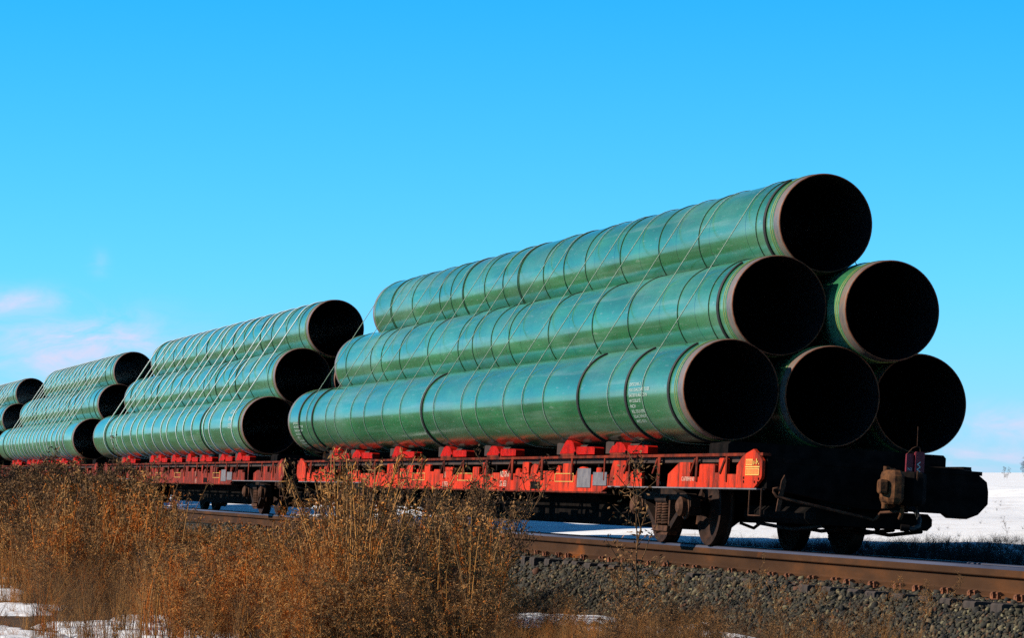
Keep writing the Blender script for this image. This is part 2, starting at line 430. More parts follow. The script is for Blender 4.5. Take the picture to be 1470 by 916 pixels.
def make_ties():
    b = MB(); b.box(-1.32, 1.32, -.115, .115, -.46, -.292, 'tie', .015); tie = b.build('railway_tie')
    tag(tie, 'dark weathered wooden tie sunk in ballast beneath the rails', 'railway tie', 'wooden ties under the rails')
    for sx in (-.75, .75):
        b = MB(); b.prism([(sx - .19, -.291), (sx + .19, -.291), (sx + .19, -.281), (sx + .10, -.272), (sx - .10, -.272), (sx - .19, -.281)], -.09, .09, 'plate')
        pl = b.build('tie_plate', tie)
        for qx, qy in ((-.118, -.055), (.118, .055), (-.118, .05)):
            b = MB(); x = sx + qx; d = 1 if qx < 0 else -1
            b.box(x - .011, x + .011, qy - .011, qy + .011, -.29, -.235, 'plate')
            b.prism([(x - .016 * d, -.235), (x + .042 * d, -.245), (x + .042 * d, -.232), (x + .010 * d, -.214), (x - .018 * d, -.220)], qy - .018, qy + .018, 'plate')
            b.build('rail_spike', pl)
        b = MB(); b.prism([(.05, -.28), (.11, -.28), (.12, -.235), (.09, -.225), (.075, -.262), (.05, -.262)], sx - .125, sx - .06, 'plate', 'yz')
        b.build('rail_anchor', pl) if sx < 0 else None
    k = 0; y = 20.0
    while y < 60:
        t = tie if k == 0 else copy_tree(tie)
        place(t, random.uniform(-.05, .05), y, -random.uniform(0, .004)); t.rotation_euler = (0, TILT, random.uniform(-.03, .03)); k += 1; y += random.uniform(.50, .60)
make_ties()

def icostone(rg):
    t = (1 + 5 ** .5) / 2
    V = np.array([(-1, t, 0), (1, t, 0), (-1, -t, 0), (1, -t, 0), (0, -1, t), (0, 1, t), (0, -1, -t), (0, 1, -t), (t, 0, -1), (t, 0, 1), (-t, 0, -1), (-t, 0, 1)], float) / 1.9
    F = np.array([(0, 11, 5), (0, 5, 1), (0, 1, 7), (0, 7, 10), (0, 10, 11), (1, 5, 9), (5, 11, 4), (11, 10, 2), (10, 7, 6), (7, 1, 8), (3, 9, 4), (3, 4, 2), (3, 2, 6), (3, 6, 8), (3, 8, 9), (4, 9, 5), (2, 4, 11), (6, 2, 10), (8, 6, 7), (9, 8, 1)])
    V = V * rg.uniform(.5, 1.35, (12, 1)) * rg.uniform(.5, 1.25, (1, 3))
    return V, F

def rot_batch(rg, n):
    q = rg.normal(size=(n, 4)); q /= np.linalg.norm(q, axis=1, keepdims=True)
    w, x, y, z = q.T
    return np.stack([np.stack([1 - 2 * (y * y + z * z), 2 * (x * y - z * w), 2 * (x * z + y * w)], -1),
                     np.stack([2 * (x * y + z * w), 1 - 2 * (x * x + z * z), 2 * (y * z - x * w)], -1),
                     np.stack([2 * (x * z - y * w), 2 * (y * z + x * w), 1 - 2 * (x * x + y * y)], -1)], 1)

def merge(parts):
    Vs, Fs, Ts, o = [], [], [], 0
    for V, F, T in parts:
        Vs.append(V); Fs.append(F + o); Ts.append(T); o += len(V)
    return np.concatenate(Vs), np.concatenate(Fs), np.concatenate(Ts)

def scatter_stones(xr, yr, n, smin, smax, rg):
    parts = []; A = [icostone(rg) for _ in range(14)]
    per = n // len(A)
    for V, F in A:
        x = rg.uniform(*xr, per); y = rg.uniform(*yr, per); s = rg.uniform(smin, smax, per) * np.where(rg.random(per) < .06, 1.6, 1)
        z = height(x, y) + s * rg.uniform(-.15, .55, per)
        W = np.einsum('nij,vj->nvi', rot_batch(rg, per), V) * s[:, None, None] + np.stack([x, y, z], -1)[:, None, :]
        Fi = F[None] + (np.arange(per) * len(V))[:, None, None]
        T = np.repeat(np.clip(rg.normal(.45, .30, per), 0, 1), len(V))
        parts.append((W.reshape(-1, 3), Fi.reshape(-1, 3), T))
    return parts
rg = np.random.default_rng(3)
st = scatter_stones((-2.15, -.86), (16, 36), 30000, .009, .031, rg) + scatter_stones((-2.25, -.86), (36, 62), 12000, .014, .036, rg) \
   + scatter_stones((-.64, .64), (22, 40), 3500, .02, .04, rg) + scatter_stones((.86, 2.3), (18, 62), 9000, .02, .045, rg) \
   + scatter_stones((-2.9, -2.1), (20, 40), 700, .018, .04, rg)
V, F, T = merge(st)
stuff(tag(link('ballast_gravel', np_mesh('ballast_gravel', V, F, T, 'stone')), 'grey green crushed stone ballast sloping down from the track', 'gravel'))

# ------------------------------------------------------------------ pipes
def ring_mesh(name, r, tube, mat, a0=0, a1=2 * math.pi, seg=64, ts=6, wid=1.0):
    b = MB(); closed = a1 - a0 > 6.2
    n = seg if closed else seg + 1
    v = []; f = []
    for i in range(n):
        a = a0 + (a1 - a0) * i / seg
        for k in range(ts):
            q = 2 * math.pi * k / ts; rr = r + tube * math.cos(q)
            v.append((rr * math.cos(a), tube * wid * math.sin(q), rr * math.sin(a)))
    for i in range(n if closed else n - 1):
        j = (i + 1) % n
        for k in range(ts): f.append((i * ts + k, i * ts + (k + 1) % ts, j * ts + (k + 1) % ts, j * ts + k))
    b.add(v, f, mat, True)
    return b.build(name, me_only=True)
ROPE_ME = ring_mesh('spacer_rope', RP + .004, .0052, 'rope')
STRAP_ME = ring_mesh('rubber_strap', RP + .008, .012, 'black', a0=R(120), a1=R(290), wid=3.2)
EDGE_ME = ring_mesh('coating_edge', RP + .001, .0035, 'edge', wid=4)

def end_mesh(sgn):
    b = MB(); w = .17; t = .020
    b.lathe([(RP - .002, sgn * w), (RP - .004, sgn * .035), (RP - .008, sgn * .012)], 'bare', 72)
    b.lathe([(RP - .008, sgn * .012), (RP - .013, 0), (RP - t, 0), (RP - t, sgn * .06)], 'rim', 72)
    return b.build('bare_end', me_only=True)
END_F, END_B = end_mesh(1), end_mesh(-1)

def wrap_text(lines, size, ang0, y0):
    """lettering laid on the pipe's outer left side; reads towards the near end (-y)"""
    me = text_mesh(lines, size); r = RP + .0035
    for v in me.vertices:
        a = ang0 - v.co.y / r            # down the side as the lines go down
        y = y0 - v.co.x * 1.5
        v.co = (r * math.cos(a), y, r * math.sin(a))
    me.materials.append(M['stencil']); me.update()
    return me

CODE = ['JDFSCUA5-2', 'NA2 DIACOAT TOER', '3AX30 0L465 EZ1N', 'W1233L8 SE', 'INCH', 'REL 53U1/07G', 'EDA2 3/P4175', 'RECS 0215']
body_cache = {}
def pipe_body(L):
    key = round(L, 2)
    if key not in body_cache:
        b = MB(); w = .16; t = .020
        ys = list(np.linspace(w, L - w, 14))
        b.lathe([(RP, y) for y in ys], 'green', 72)
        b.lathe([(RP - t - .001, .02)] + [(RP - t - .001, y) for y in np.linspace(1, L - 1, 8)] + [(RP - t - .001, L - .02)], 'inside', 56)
        b.lathe([(RP, w), (RP - .006, w)], 'edge', 72); b.lathe([(RP, L - w), (RP - .006, L - w)], 'edge', 72)
        body_cache[key] = b.build('steel_pipe', me_only=True)
    return body_cache[key]

def make_pipe(x, z, y0, L, label, group, rng, rings=True, straps=(), texts=()):
    o = link('steel_pipe', pipe_body(L)); place(o, x, y0, z)
    tag(o, label, 'pipe', group)
    o2 = link('bare_end', END_F, o)
    o3 = link('bare_end', END_B, o); o3.location = (0, L, 0)
    for yy in (.20, .255): 
        e = link('coating_edge', EDGE_ME, o); e.location = (0, yy, 0)
    e = link('coating_edge', EDGE_ME, o); e.location = (0, L - .22, 0)
    if rings:
        y = .55 + rng.uniform(0, .3)
        while y < L - .4:
            q = link('spacer_rope', ROPE_ME, o); q.location = (0, y, 0); q.rotation_euler = (rng.uniform(-.012, .012), 0, rng.uniform(-.02, .02))
            if rng.random() < .2:
                q = link('spacer_rope', ROPE_ME, o); q.location = (0, y + .07, 0); q.rotation_euler = (0, 0, rng.uniform(-.03, .03))
            y += rng.choice([.75, 1.0, 1.2, 1.5, 1.9]) + rng.uniform(-.1, .1)
    for yy in straps:
        q = link('rubber_strap', STRAP_ME, o); q.location = (0, yy, 0); q.rotation_euler = (0, rng.uniform(-.2, .2), 0)
    for lines, size, ang, yy in texts:
        link('stencil_text', wrap_text(lines, size, ang, yy), o)
    return o

rp = random.Random(5)
ordn = ['nearest', 'second', 'third', 'farthest']
SPOT = {'bl': (-1.07, ZB), 'bc': (0, ZB), 'br': (1.07, ZB), 'ml': (-.535, ZB + ROW), 'mr': (.535, ZB + ROW), 'tp': (0, ZB + 2 * ROW)}
WHERE = {'bl': 'green-coated steel pipe on the left of the bottom row, {} load',
         'bc': 'green-coated steel pipe in the middle of the bottom row, {} load',
         'br': 'green-coated steel pipe on the right of the bottom row, {} load',
         'ml': 'green-coated steel pipe on the left of the middle row, {} load',
         'mr': 'green-coated steel pipe on the right of the middle row, {} load',
         'tp': 'green-coated steel pipe alone on top of the {} load'}
ENDS = [{'bl': (30.77, 52.2), 'bc': (30.64, 52.0), 'br': (30.86, 52.1), 'ml': (30.93, 51.2), 'mr': (30.44, 51.2), 'tp': (31.11, 50.92)},
        {'bl': (56.6, 77.5), 'bc': (56.4, 77.2), 'br': (56.5, 77.3), 'ml': (56.54, 76.25), 'mr': (56.3, 76.2), 'tp': (56.41, 75.86)},
        {'bl': (81.48, 100.9), 'bc': (81.3, 100.6), 'br': (81.5, 100.8), 'ml': (81.03, 99.9), 'mr': (81.2, 99.8), 'tp': (82.4, 98.6)},
        {'bl': (106.0, 125), 'bc': (106.1, 125), 'br': (106, 125), 'ml': (105.2, 124.5), 'mr': (105.3, 124.6), 'tp': (106.6, 124)}]
for k in range(4):
    for key in ('bl', 'bc', 'br', 'ml', 'mr', 'tp'):
        x, z = SPOT[key]; a, b_ = ENDS[k][key]
        texts = []; straps = []
        if k == 0 and key == 'bl':
            texts = [(CODE, .052, R(175), 1.86), (CODE, .055, R(190), 20.9)]
            straps = [.45, 1.98, 3.85, 11.6, 19.3, 20.4]
        elif k == 1 and key == 'bl': texts = [(['GD 32.6', '30-465', '1233'], .12, R(158), 1.5)]; straps = [.3, 4.6, 18.5]
        elif k == 2 and key == 'bl': texts = [(['8317'], .2, R(172), 18.6)]; straps = [2.2, 17.5]
        elif key in ('ml', 'tp') and k == 0: straps = [.42]
        make_pipe(x, z, a, b_ - a, WHERE[key].format(ordn[k]), 'steel pipes loaded on the flatcars', rp,
                  rings=(key in ('ml', 'tp') or (k == 0 and key != 'bl')), straps=straps, texts=texts)

def hull_path(off, n=14):
    C = [Vector((-1.07, ZB)), Vector((1.07, ZB)), Vector((0, ZB + 2 * ROW))]; r = RP + off; pts = []
    for c, a0, a1 in ((C[0], 150, 270), (C[1], 270, 390), (C[2], 30, 150)):
        for i in range(n + 1):
            a = R(a0 + (a1 - a0) * i / n); pts.append((c.x + r * math.cos(a), 0, c.y + r * math.sin(a)))
    return pts
def cable_mesh(r, mat):
    b = MB(); b.tube(hull_path(.010), r, mat, 5, True)
    return b.build('tie_down_cable', me_only=True)
CABLE, CABLE_OLD = cable_mesh(.0130, 'cable'), cable_mesh(.0058, 'cable_old')
nth = ['first', 'second', 'third', 'fourth', 'fifth', 'sixth', 'seventh', 'eighth', 'ninth', 'tenth', 'eleventh', 'twelfth', 'thirteenth', 'fourteenth', 'fifteenth', 'sixteenth', 'seventeenth', 'eighteenth', 'nineteenth', 'twentieth']
for k in range(4):
    a = max(ENDS[k][q][0] for q in ('bl', 'ml', 'tp')); b_ = min(ENDS[k][q][1] for q in ('bl', 'ml', 'tp'))
    n = 17 if k == 0 else 17; first = a + (1.35 if k == 0 else 1.1)
    for i in range(n):
        y = first + (b_ - .5 - first) * (i + rp.uniform(-.22, .22)) / (n - 1)
        c = link('tie_down_cable', CABLE_OLD if k == 0 else CABLE); place(c, 0, y, 0); c.rotation_euler = (rp.uniform(-.004, .004), TILT, rp.uniform(-.05, .05))
        tag(c, f'{"dull grey-green" if k == 0 else "light steel"} tie-down cable round the {ordn[k]} pipe load, {nth[i]} from its near end', 'cable', 'tie-down cables round the pipe loads')

# ------------------------------------------------------------------ flatcars
XW = 1.30
def sill_profile(rg):
    """outline of the side sill in (y, z): straight lower edge with a deeper middle, stepped and scalloped upper edge"""
    lo = [(0.12, .625), (.0, .74), (.0, .86), (.10, .935), (.30, .955), (.55, .93), (.70, .80)]
    top = []; y = .72
    while y < CAR_LEN - .5:
        base = .735 + rg.uniform(-.012, .012)
        w = rg.uniform(.12, .28); kind = rg.random()
        top += [(y, base), (y + w, base)]; y += w
        if kind < .33:
            hw = rg.uniform(.22, .42); h = rg.uniform(.80, .87); top += [(y, h - .012), (y + .03, h), (y + hw - .03, h), (y + hw, h - .012)]; y += hw
        elif kind < .66:
            hw = rg.uniform(.16, .30); h = rg.uniform(.06, .11)
            top += [(y + hw / 2 - hw / 2 * math.cos(math.pi * i / 7), base + h * math.sin(math.pi * i / 7)) for i in range(1, 7)]; y += hw
        else:
            hw = rg.uniform(.15, .34); h = base + rg.uniform(.025, .05); top += [(y, h), (y + hw, h)]; y += hw
        if 5.0 < y < 5.6: y = 5.6
        # leave the sill open over the trucks
    top = [p for p in top if p[0] < CAR_LEN - .05]
    return lo, top
XR = 1.0
def side_sill(car, sx, seed, rg):
    """one side: web plate pieces, bottom flange, top chord, posts, corner plate"""
    paint = 'red' if seed == 0 else 'redworn'
    b = MB(); x0, x1 = (-XW, -XW + .03) if sx < 0 else (XR - .03, XR)
    def piece(ya, yb, zlo, top):
        pts = [(ya, zlo)] + [p for p in top] + [(yb, zlo)]
        b.prism(pts, x0, x1, paint, 'yz')
    def stepped(ya, yb):
        top = []; y = ya + .0
        top.append((ya, .735))
        while y < yb - .25:
            base = .735 + rg.uniform(-.03, .04); w = rg.uniform(.08, .34); kind = rg.random()
            if y + w > yb - .2: break
            top += [(y + .002, base), (y + w, base)]; y += w
            hw = rg.uniform(.14, .55)
            if y + hw > yb - .06: break
            if kind < .45:
                h = rg.uniform(.79, .905); top += [(y + .001, h - .012), (y + .03, h), (y + hw - .03, h), (y + hw - .001, h - .012)]
            elif kind < .75:
                h = rg.uniform(.05, .10); top += [(y + hw / 2 - hw / 2 * math.cos(math.pi * i / 8), base + h * math.sin(math.pi * i / 8)) for i in range(1, 8)]
            else:
                h = base + rg.uniform(.025, .05); top += [(y + .001, h), (y + hw - .001, h)]
            y += hw
        top.append((yb, .735)); return top
    piece(.78, 3.05, .60, stepped(.80, 3.03))                        # near end panel
    piece(3.95, 5.2, .60, stepped(3.97, 5.18))
    # the deep middle, with bevelled ends
    t = stepped(5.25, CAR_LEN - 5.25)
    b.prism([(5.22, .60), (5.5, .53), (CAR_LEN - 5.5, .53), (CAR_LEN - 5.22, .60)] + t[::-1], x0, x1, paint, 'yz')
    piece(CAR_LEN - 5.2, CAR_LEN - 3.95, .60, stepped(CAR_LEN - 5.18, CAR_LEN - 3.97))
    piece(CAR_LEN - 3.05, CAR_LEN - .78, .60, stepped(CAR_LEN - 3.03, CAR_LEN - .80))
    o = b.build('side_sill', car)
    b = MB(); xo = x0 - .012 if sx < 0 else x1 + .012
    fx0, fx1 = min(xo, x1 if sx < 0 else x0), max(xo, x1 if sx < 0 else x0)
    b.box(fx0, fx1 + .05 if sx < 0 else fx1, .15, 5.2, .585, .599, 'grey'); b.box(fx0, fx1, 5.24, 5.5, .514, .53, 'rustred')
    b.box(fx0, fx1, 5.52, CAR_LEN - 5.5, .512, .529, 'rustred'); b.box(fx0, fx1, CAR_LEN - 5.2, CAR_LEN - .15, .585, .599, 'grey')
    b.build('bottom_flange', o)
    b = MB(); b.box(-XW - .015 if sx < 0 else XR - .07, -XW + .07 if sx < 0 else XR + .015, .0 if sx < 0 else .3, CAR_LEN, .918, .948, 'rustred' if sx < 0 else 'under')  # far chord painted near-black instead of rusty red, shade in the colour
    b.build('top_chord', o)
    y = 1.1; s_ = sx
    while y < CAR_LEN - .9:
        b = MB(); w = rg.choice([.045, .06, .09]); zt = .917
        xa, xb = (-XW - .012, -XW + .0) if sx < 0 else (XR, XR + .012)
        b.box(xa, xb, y - w / 2, y + w / 2, .66 if not 3.0 < y < 4.0 else .60, zt, 'rustred')
        if rg.random() < .5:
            b.prism([(y + w / 2, .90), (y + w / 2 + .16, .74), (y + w / 2 + .20, .74), (y + w / 2 + .05, .90)], xa, xb, 'rustred', 'yz')
        b.build('stake_post', o); y += rg.uniform(.9, 1.7)
    for ya, yb in ((0, .76), (CAR_LEN - .76, CAR_LEN))[0 if sx < 0 else 1:]:                       # corner plates
        b = MB(); q = 1 if ya == 0 else -1; e = 0 if ya == 0 else CAR_LEN
        pts = [(e + q * .22, .60), (e + q * .02, .69), (e, .72), (e, .87), (e + q * .06, .905), (e + q * .27, .985), (e + q * .48, .945), (e + q * .62, .905), (e + q * .76, .82), (e + q * .76, .60)]
        b.prism(pts, (x0 - .016 if sx < 0 else x1 - .014), (x0 + .014 if sx < 0 else x1 + .016), paint, 'yz'); cp = b.build('corner_plate', o)
        if sx < 0 and ya == 0 and seed == 0:
            xx0, xx1 = x0 - .0195, x0 - .0165
            b = MB(); b.box(xx0, xx1, .07, .47, .725, .795, 'orange'); b.box(xx0, xx1, .27, .47, .825, .885, 'orange')
            b.build('reflector_panel', cp)
            b = MB(); xf0, xf1 = x0 - .0225, x0 - .020
            for (ya_, yb_, za_, zb_) in ((.07, .47, .725, .795), (.27, .47, .825, .885)):
                b.box(xf0, xf1, ya_, yb_, za_, za_ + .008, 'yellow'); b.box(xf0, xf1, ya_, yb_, zb_ - .008, zb_, 'yellow')
                b.box(xf0, xf1, ya_, ya_ + .012, za_ + .009, zb_ - .009, 'yellow'); b.box(xf0, xf1, yb_ - .012, yb_, za_ + .009, zb_ - .009, 'yellow')
            b.box(xf0, xf1, .06, .48, .803, .815, 'yellow')
            for i in range(5):
                b.box(xf0, xf1, .08 + .035 * i, .10 + .035 * i, .83 + .02 * (i % 2), .845 + .022 * (i % 3), 'yellow')
            b.build('panel_marking', cp)
            b = MB()
            for (yy, zz) in ((.10, .655), (.20, .66), (.52, .66), (.52, .70), (.08, .69)):
                b.lathe([(0, -.006), (.012, -.006), (.014, 0)], 'under', 8, 'x', c=(x0 - .0165, yy, zz))
            b.build('rivet', cp) if False else b.build('rivets', cp)
    return o

def car_text(parent, lines, size, y, z, sx=-1):
    me = text_mesh(lines, size)
    for v in me.vertices: v.co = (-XW - .0035, y - v.co.x, z + v.co.y)
    me.materials.append(M['stencil_red']); me.update()
    return link('stencil_text', me, parent)

def wheel_mesh():
    b = MB(); r = .40
    b.lathe([(.10, -.085), (.11, -.06), (.20, -.02), (.31, -.035), (.33, -.06), (r, -.065), (r, .04), (r + .028, .055), (r + .028, .075), (r - .05, .08), (.33, .06), (.20, .03), (.11, .05), (.10, .09)],
            'wheel', 40, 'x')
    return b.build('wheel', me_only=True)
WHEEL = wheel_mesh()
def spring_mesh():
    b = MB(); pts = []
    for i in range(0, 8 * 14 + 1):
        a = 2 * math.pi * i / 14; pts.append((.062 * math.cos(a), .062 * math.sin(a), .012 + .235 * i / (8 * 14)))
    b.tube(pts, .0135, 'trucklight', 6); return b.build('coil_spring', me_only=True)
SPRING = spring_mesh()

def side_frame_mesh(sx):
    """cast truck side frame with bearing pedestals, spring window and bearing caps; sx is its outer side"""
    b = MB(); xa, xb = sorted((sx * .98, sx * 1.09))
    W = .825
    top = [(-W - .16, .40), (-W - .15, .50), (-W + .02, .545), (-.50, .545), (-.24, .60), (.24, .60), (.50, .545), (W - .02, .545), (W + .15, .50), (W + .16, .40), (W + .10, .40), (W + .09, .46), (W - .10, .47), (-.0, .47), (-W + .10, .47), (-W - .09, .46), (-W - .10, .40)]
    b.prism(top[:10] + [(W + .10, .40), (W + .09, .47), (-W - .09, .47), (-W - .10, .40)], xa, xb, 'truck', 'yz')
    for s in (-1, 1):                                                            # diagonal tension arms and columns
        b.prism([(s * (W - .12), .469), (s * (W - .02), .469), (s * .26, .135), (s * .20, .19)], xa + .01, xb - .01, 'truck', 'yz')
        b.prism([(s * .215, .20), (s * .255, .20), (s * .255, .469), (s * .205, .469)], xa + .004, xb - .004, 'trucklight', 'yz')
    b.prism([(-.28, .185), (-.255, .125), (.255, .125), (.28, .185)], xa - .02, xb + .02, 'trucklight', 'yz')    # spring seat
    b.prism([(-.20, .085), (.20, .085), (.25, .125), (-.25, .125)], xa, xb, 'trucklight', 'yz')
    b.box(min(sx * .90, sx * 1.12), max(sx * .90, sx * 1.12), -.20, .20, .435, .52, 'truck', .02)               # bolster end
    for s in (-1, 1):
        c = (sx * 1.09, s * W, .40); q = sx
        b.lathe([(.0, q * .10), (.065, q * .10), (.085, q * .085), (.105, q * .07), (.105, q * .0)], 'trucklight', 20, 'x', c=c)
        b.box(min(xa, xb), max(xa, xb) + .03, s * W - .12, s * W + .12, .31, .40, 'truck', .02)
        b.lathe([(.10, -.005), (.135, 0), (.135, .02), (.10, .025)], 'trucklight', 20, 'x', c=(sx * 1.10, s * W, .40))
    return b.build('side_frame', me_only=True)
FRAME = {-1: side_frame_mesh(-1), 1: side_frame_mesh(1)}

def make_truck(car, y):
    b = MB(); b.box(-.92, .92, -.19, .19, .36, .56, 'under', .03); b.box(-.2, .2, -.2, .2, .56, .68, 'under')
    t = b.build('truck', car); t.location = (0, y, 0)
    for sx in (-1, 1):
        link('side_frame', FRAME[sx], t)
        for q in (-.085, .085):
            s = link('coil_spring', SPRING, t); s.location = (sx * 1.045, q, .185)
    for w in (-.825, .825):
        b = MB(); b.tube([(-1.05, w, .40), (1.05, w, .40)], .075, 'under', 14); b.build('axle', t)
        for sx in (-1, 1):
            k = link('wheel', WHEEL, t); k.location = (sx * .765, w, .40)
            if sx > 0: k.rotation_euler = (0, 0, math.pi)
            if sx > 0: k.rotation_euler = (0, 0, 0); k.scale = (-1, 1, 1)
    b = MB()
    for w in (-.40, .40):                                                          # brake beams and shoes
        b.tube([(-.72, w, .33), (0, w * .6, .34), (.72, w, .33)], .028, 'truck', 8)
        for sx in (-1, 1):
            b.prism([(w - .02 + (.02 if w > 0 else -.02), .22), (w + .04, .22), (w + (.06 if w > 0 else -.02), .45), (w - .03, .45)], sx * .765 - .05, sx * .765 + .05, 'trucklight', 'yz')
    b.build('brake_beam', t)
    return t

SADDLE_Y = [4.55, 6.6, 10.1, 12.65, 15.7, 18.5, 20.15]
def make_saddle(car, y, rg):
    """cross beam with an upright chock at each side, the pipes lie on it"""
    b = MB(); b.box(-XW + .06, XR - .06, y - .20, y + .20, .949, 1.082, 'deck_and_shade', .02)
    for sx in (-1, 1):
        e_ = XW if sx < 0 else XR; xo = sx * (e_ + .015); xi = sx * (e_ - .10); xa, xb = min(xo, xi), max(xo, xi)
        h = rg.uniform(1.09, 1.14); wv = [rg.uniform(-.012, .012) for _ in range(6)]
        hump = [(y - .04, .976), (y + .03 + wv[0], 1.03), (y + .10 + wv[1], h - .03), (y + .20 + wv[2], h), (y + .38 + wv[3], h + .006), (y + .47, h - .02 + wv[4]), (y + .56, 1.04 + wv[5]), (y + .64, 1.0), (y + .66, .976)]
        red_or_shade = 'saddle' if sx < 0 else 'deck_and_shade'; b.prism(hump, xa, xb, red_or_shade, 'yz')  # far-side chocks match the red ones; their shade is painted in
        b.prism([(y - .80, .962), (y - .80, 1.035), (y - .76, 1.05), (y - .05, 1.055), (y - .025, .962)], xa, xb - .02 if sx > 0 else xb, red_or_shade, 'yz')
        b.prism([(y + .585, .97), (y + .585, 1.10), (y + .82, 1.11), (y + .90, 1.10), (y + .90, .97)], xa + .03, xb - .03, 'deck_and_shade', 'yz')
        b.box(xa - .004, xb + .004, y - .1, y + .62, .949, .9745, 'rustred')
        b.tube([(xa - .02, y - .03, .975), (xb + .02, y - .03, .975)], .022, 'under', 8)
    return b.build('saddle', car)

def make_coupler(car, rusty):
    b = MB(); z = .68
    b.box(-.075, .075, -.30, .6, z - .085, z + .085, 'under', .02)
    head = [(-.13, -.26), (.11, -.26), (.16, -.36), (.18, -.50), (.16, -.62), (.09, -.70), (.0, -.69), (-.06, -.60), (-.10, -.44)]
    b.casting(head, z - .17, z + .16, 'under', .04)
    b.casting([(-.14, -.27), (-.05, -.27), (-.06, -.40), (-.16, -.42), (-.19, -.34)], z - .20, z + .19, 'coupler', .03)
    o = b.build('coupler', car)
    b = MB()
    kn = [(-.21, -.40), (-.14, -.44), (-.12, -.52), (-.12, -.62), (-.10, -.69), (-.15, -.74), (-.21, -.72), (-.25, -.66), (-.27, -.57), (-.26, -.46)]
    b.casting(kn, z - .165, z + .165, 'coupler', .045)
    b.casting([(-.33, -.56), (-.25, -.50), (-.24, -.60), (-.27, -.68), (-.33, -.66)], z - .07, z + .07, 'coupler', .02)
    b.tube([(-.215, -.50, z - .21), (-.215, -.50, z + .20)], .032, 'coupler', 10)
    b.build('knuckle', o)
    b = MB(); b.tube([(-.02, -.47, z - .14), (-.02, -.47, z - .24), (-.02, -.42, z - .30)], .022, 'coupler', 8)
    b.tube([(.02, -.72, z + .17), (.05, -.64, z - .06), (.09, -.58, z - .28)], .009, 'trucklight', 6)
    b.build('lock_lift', o)
    return o

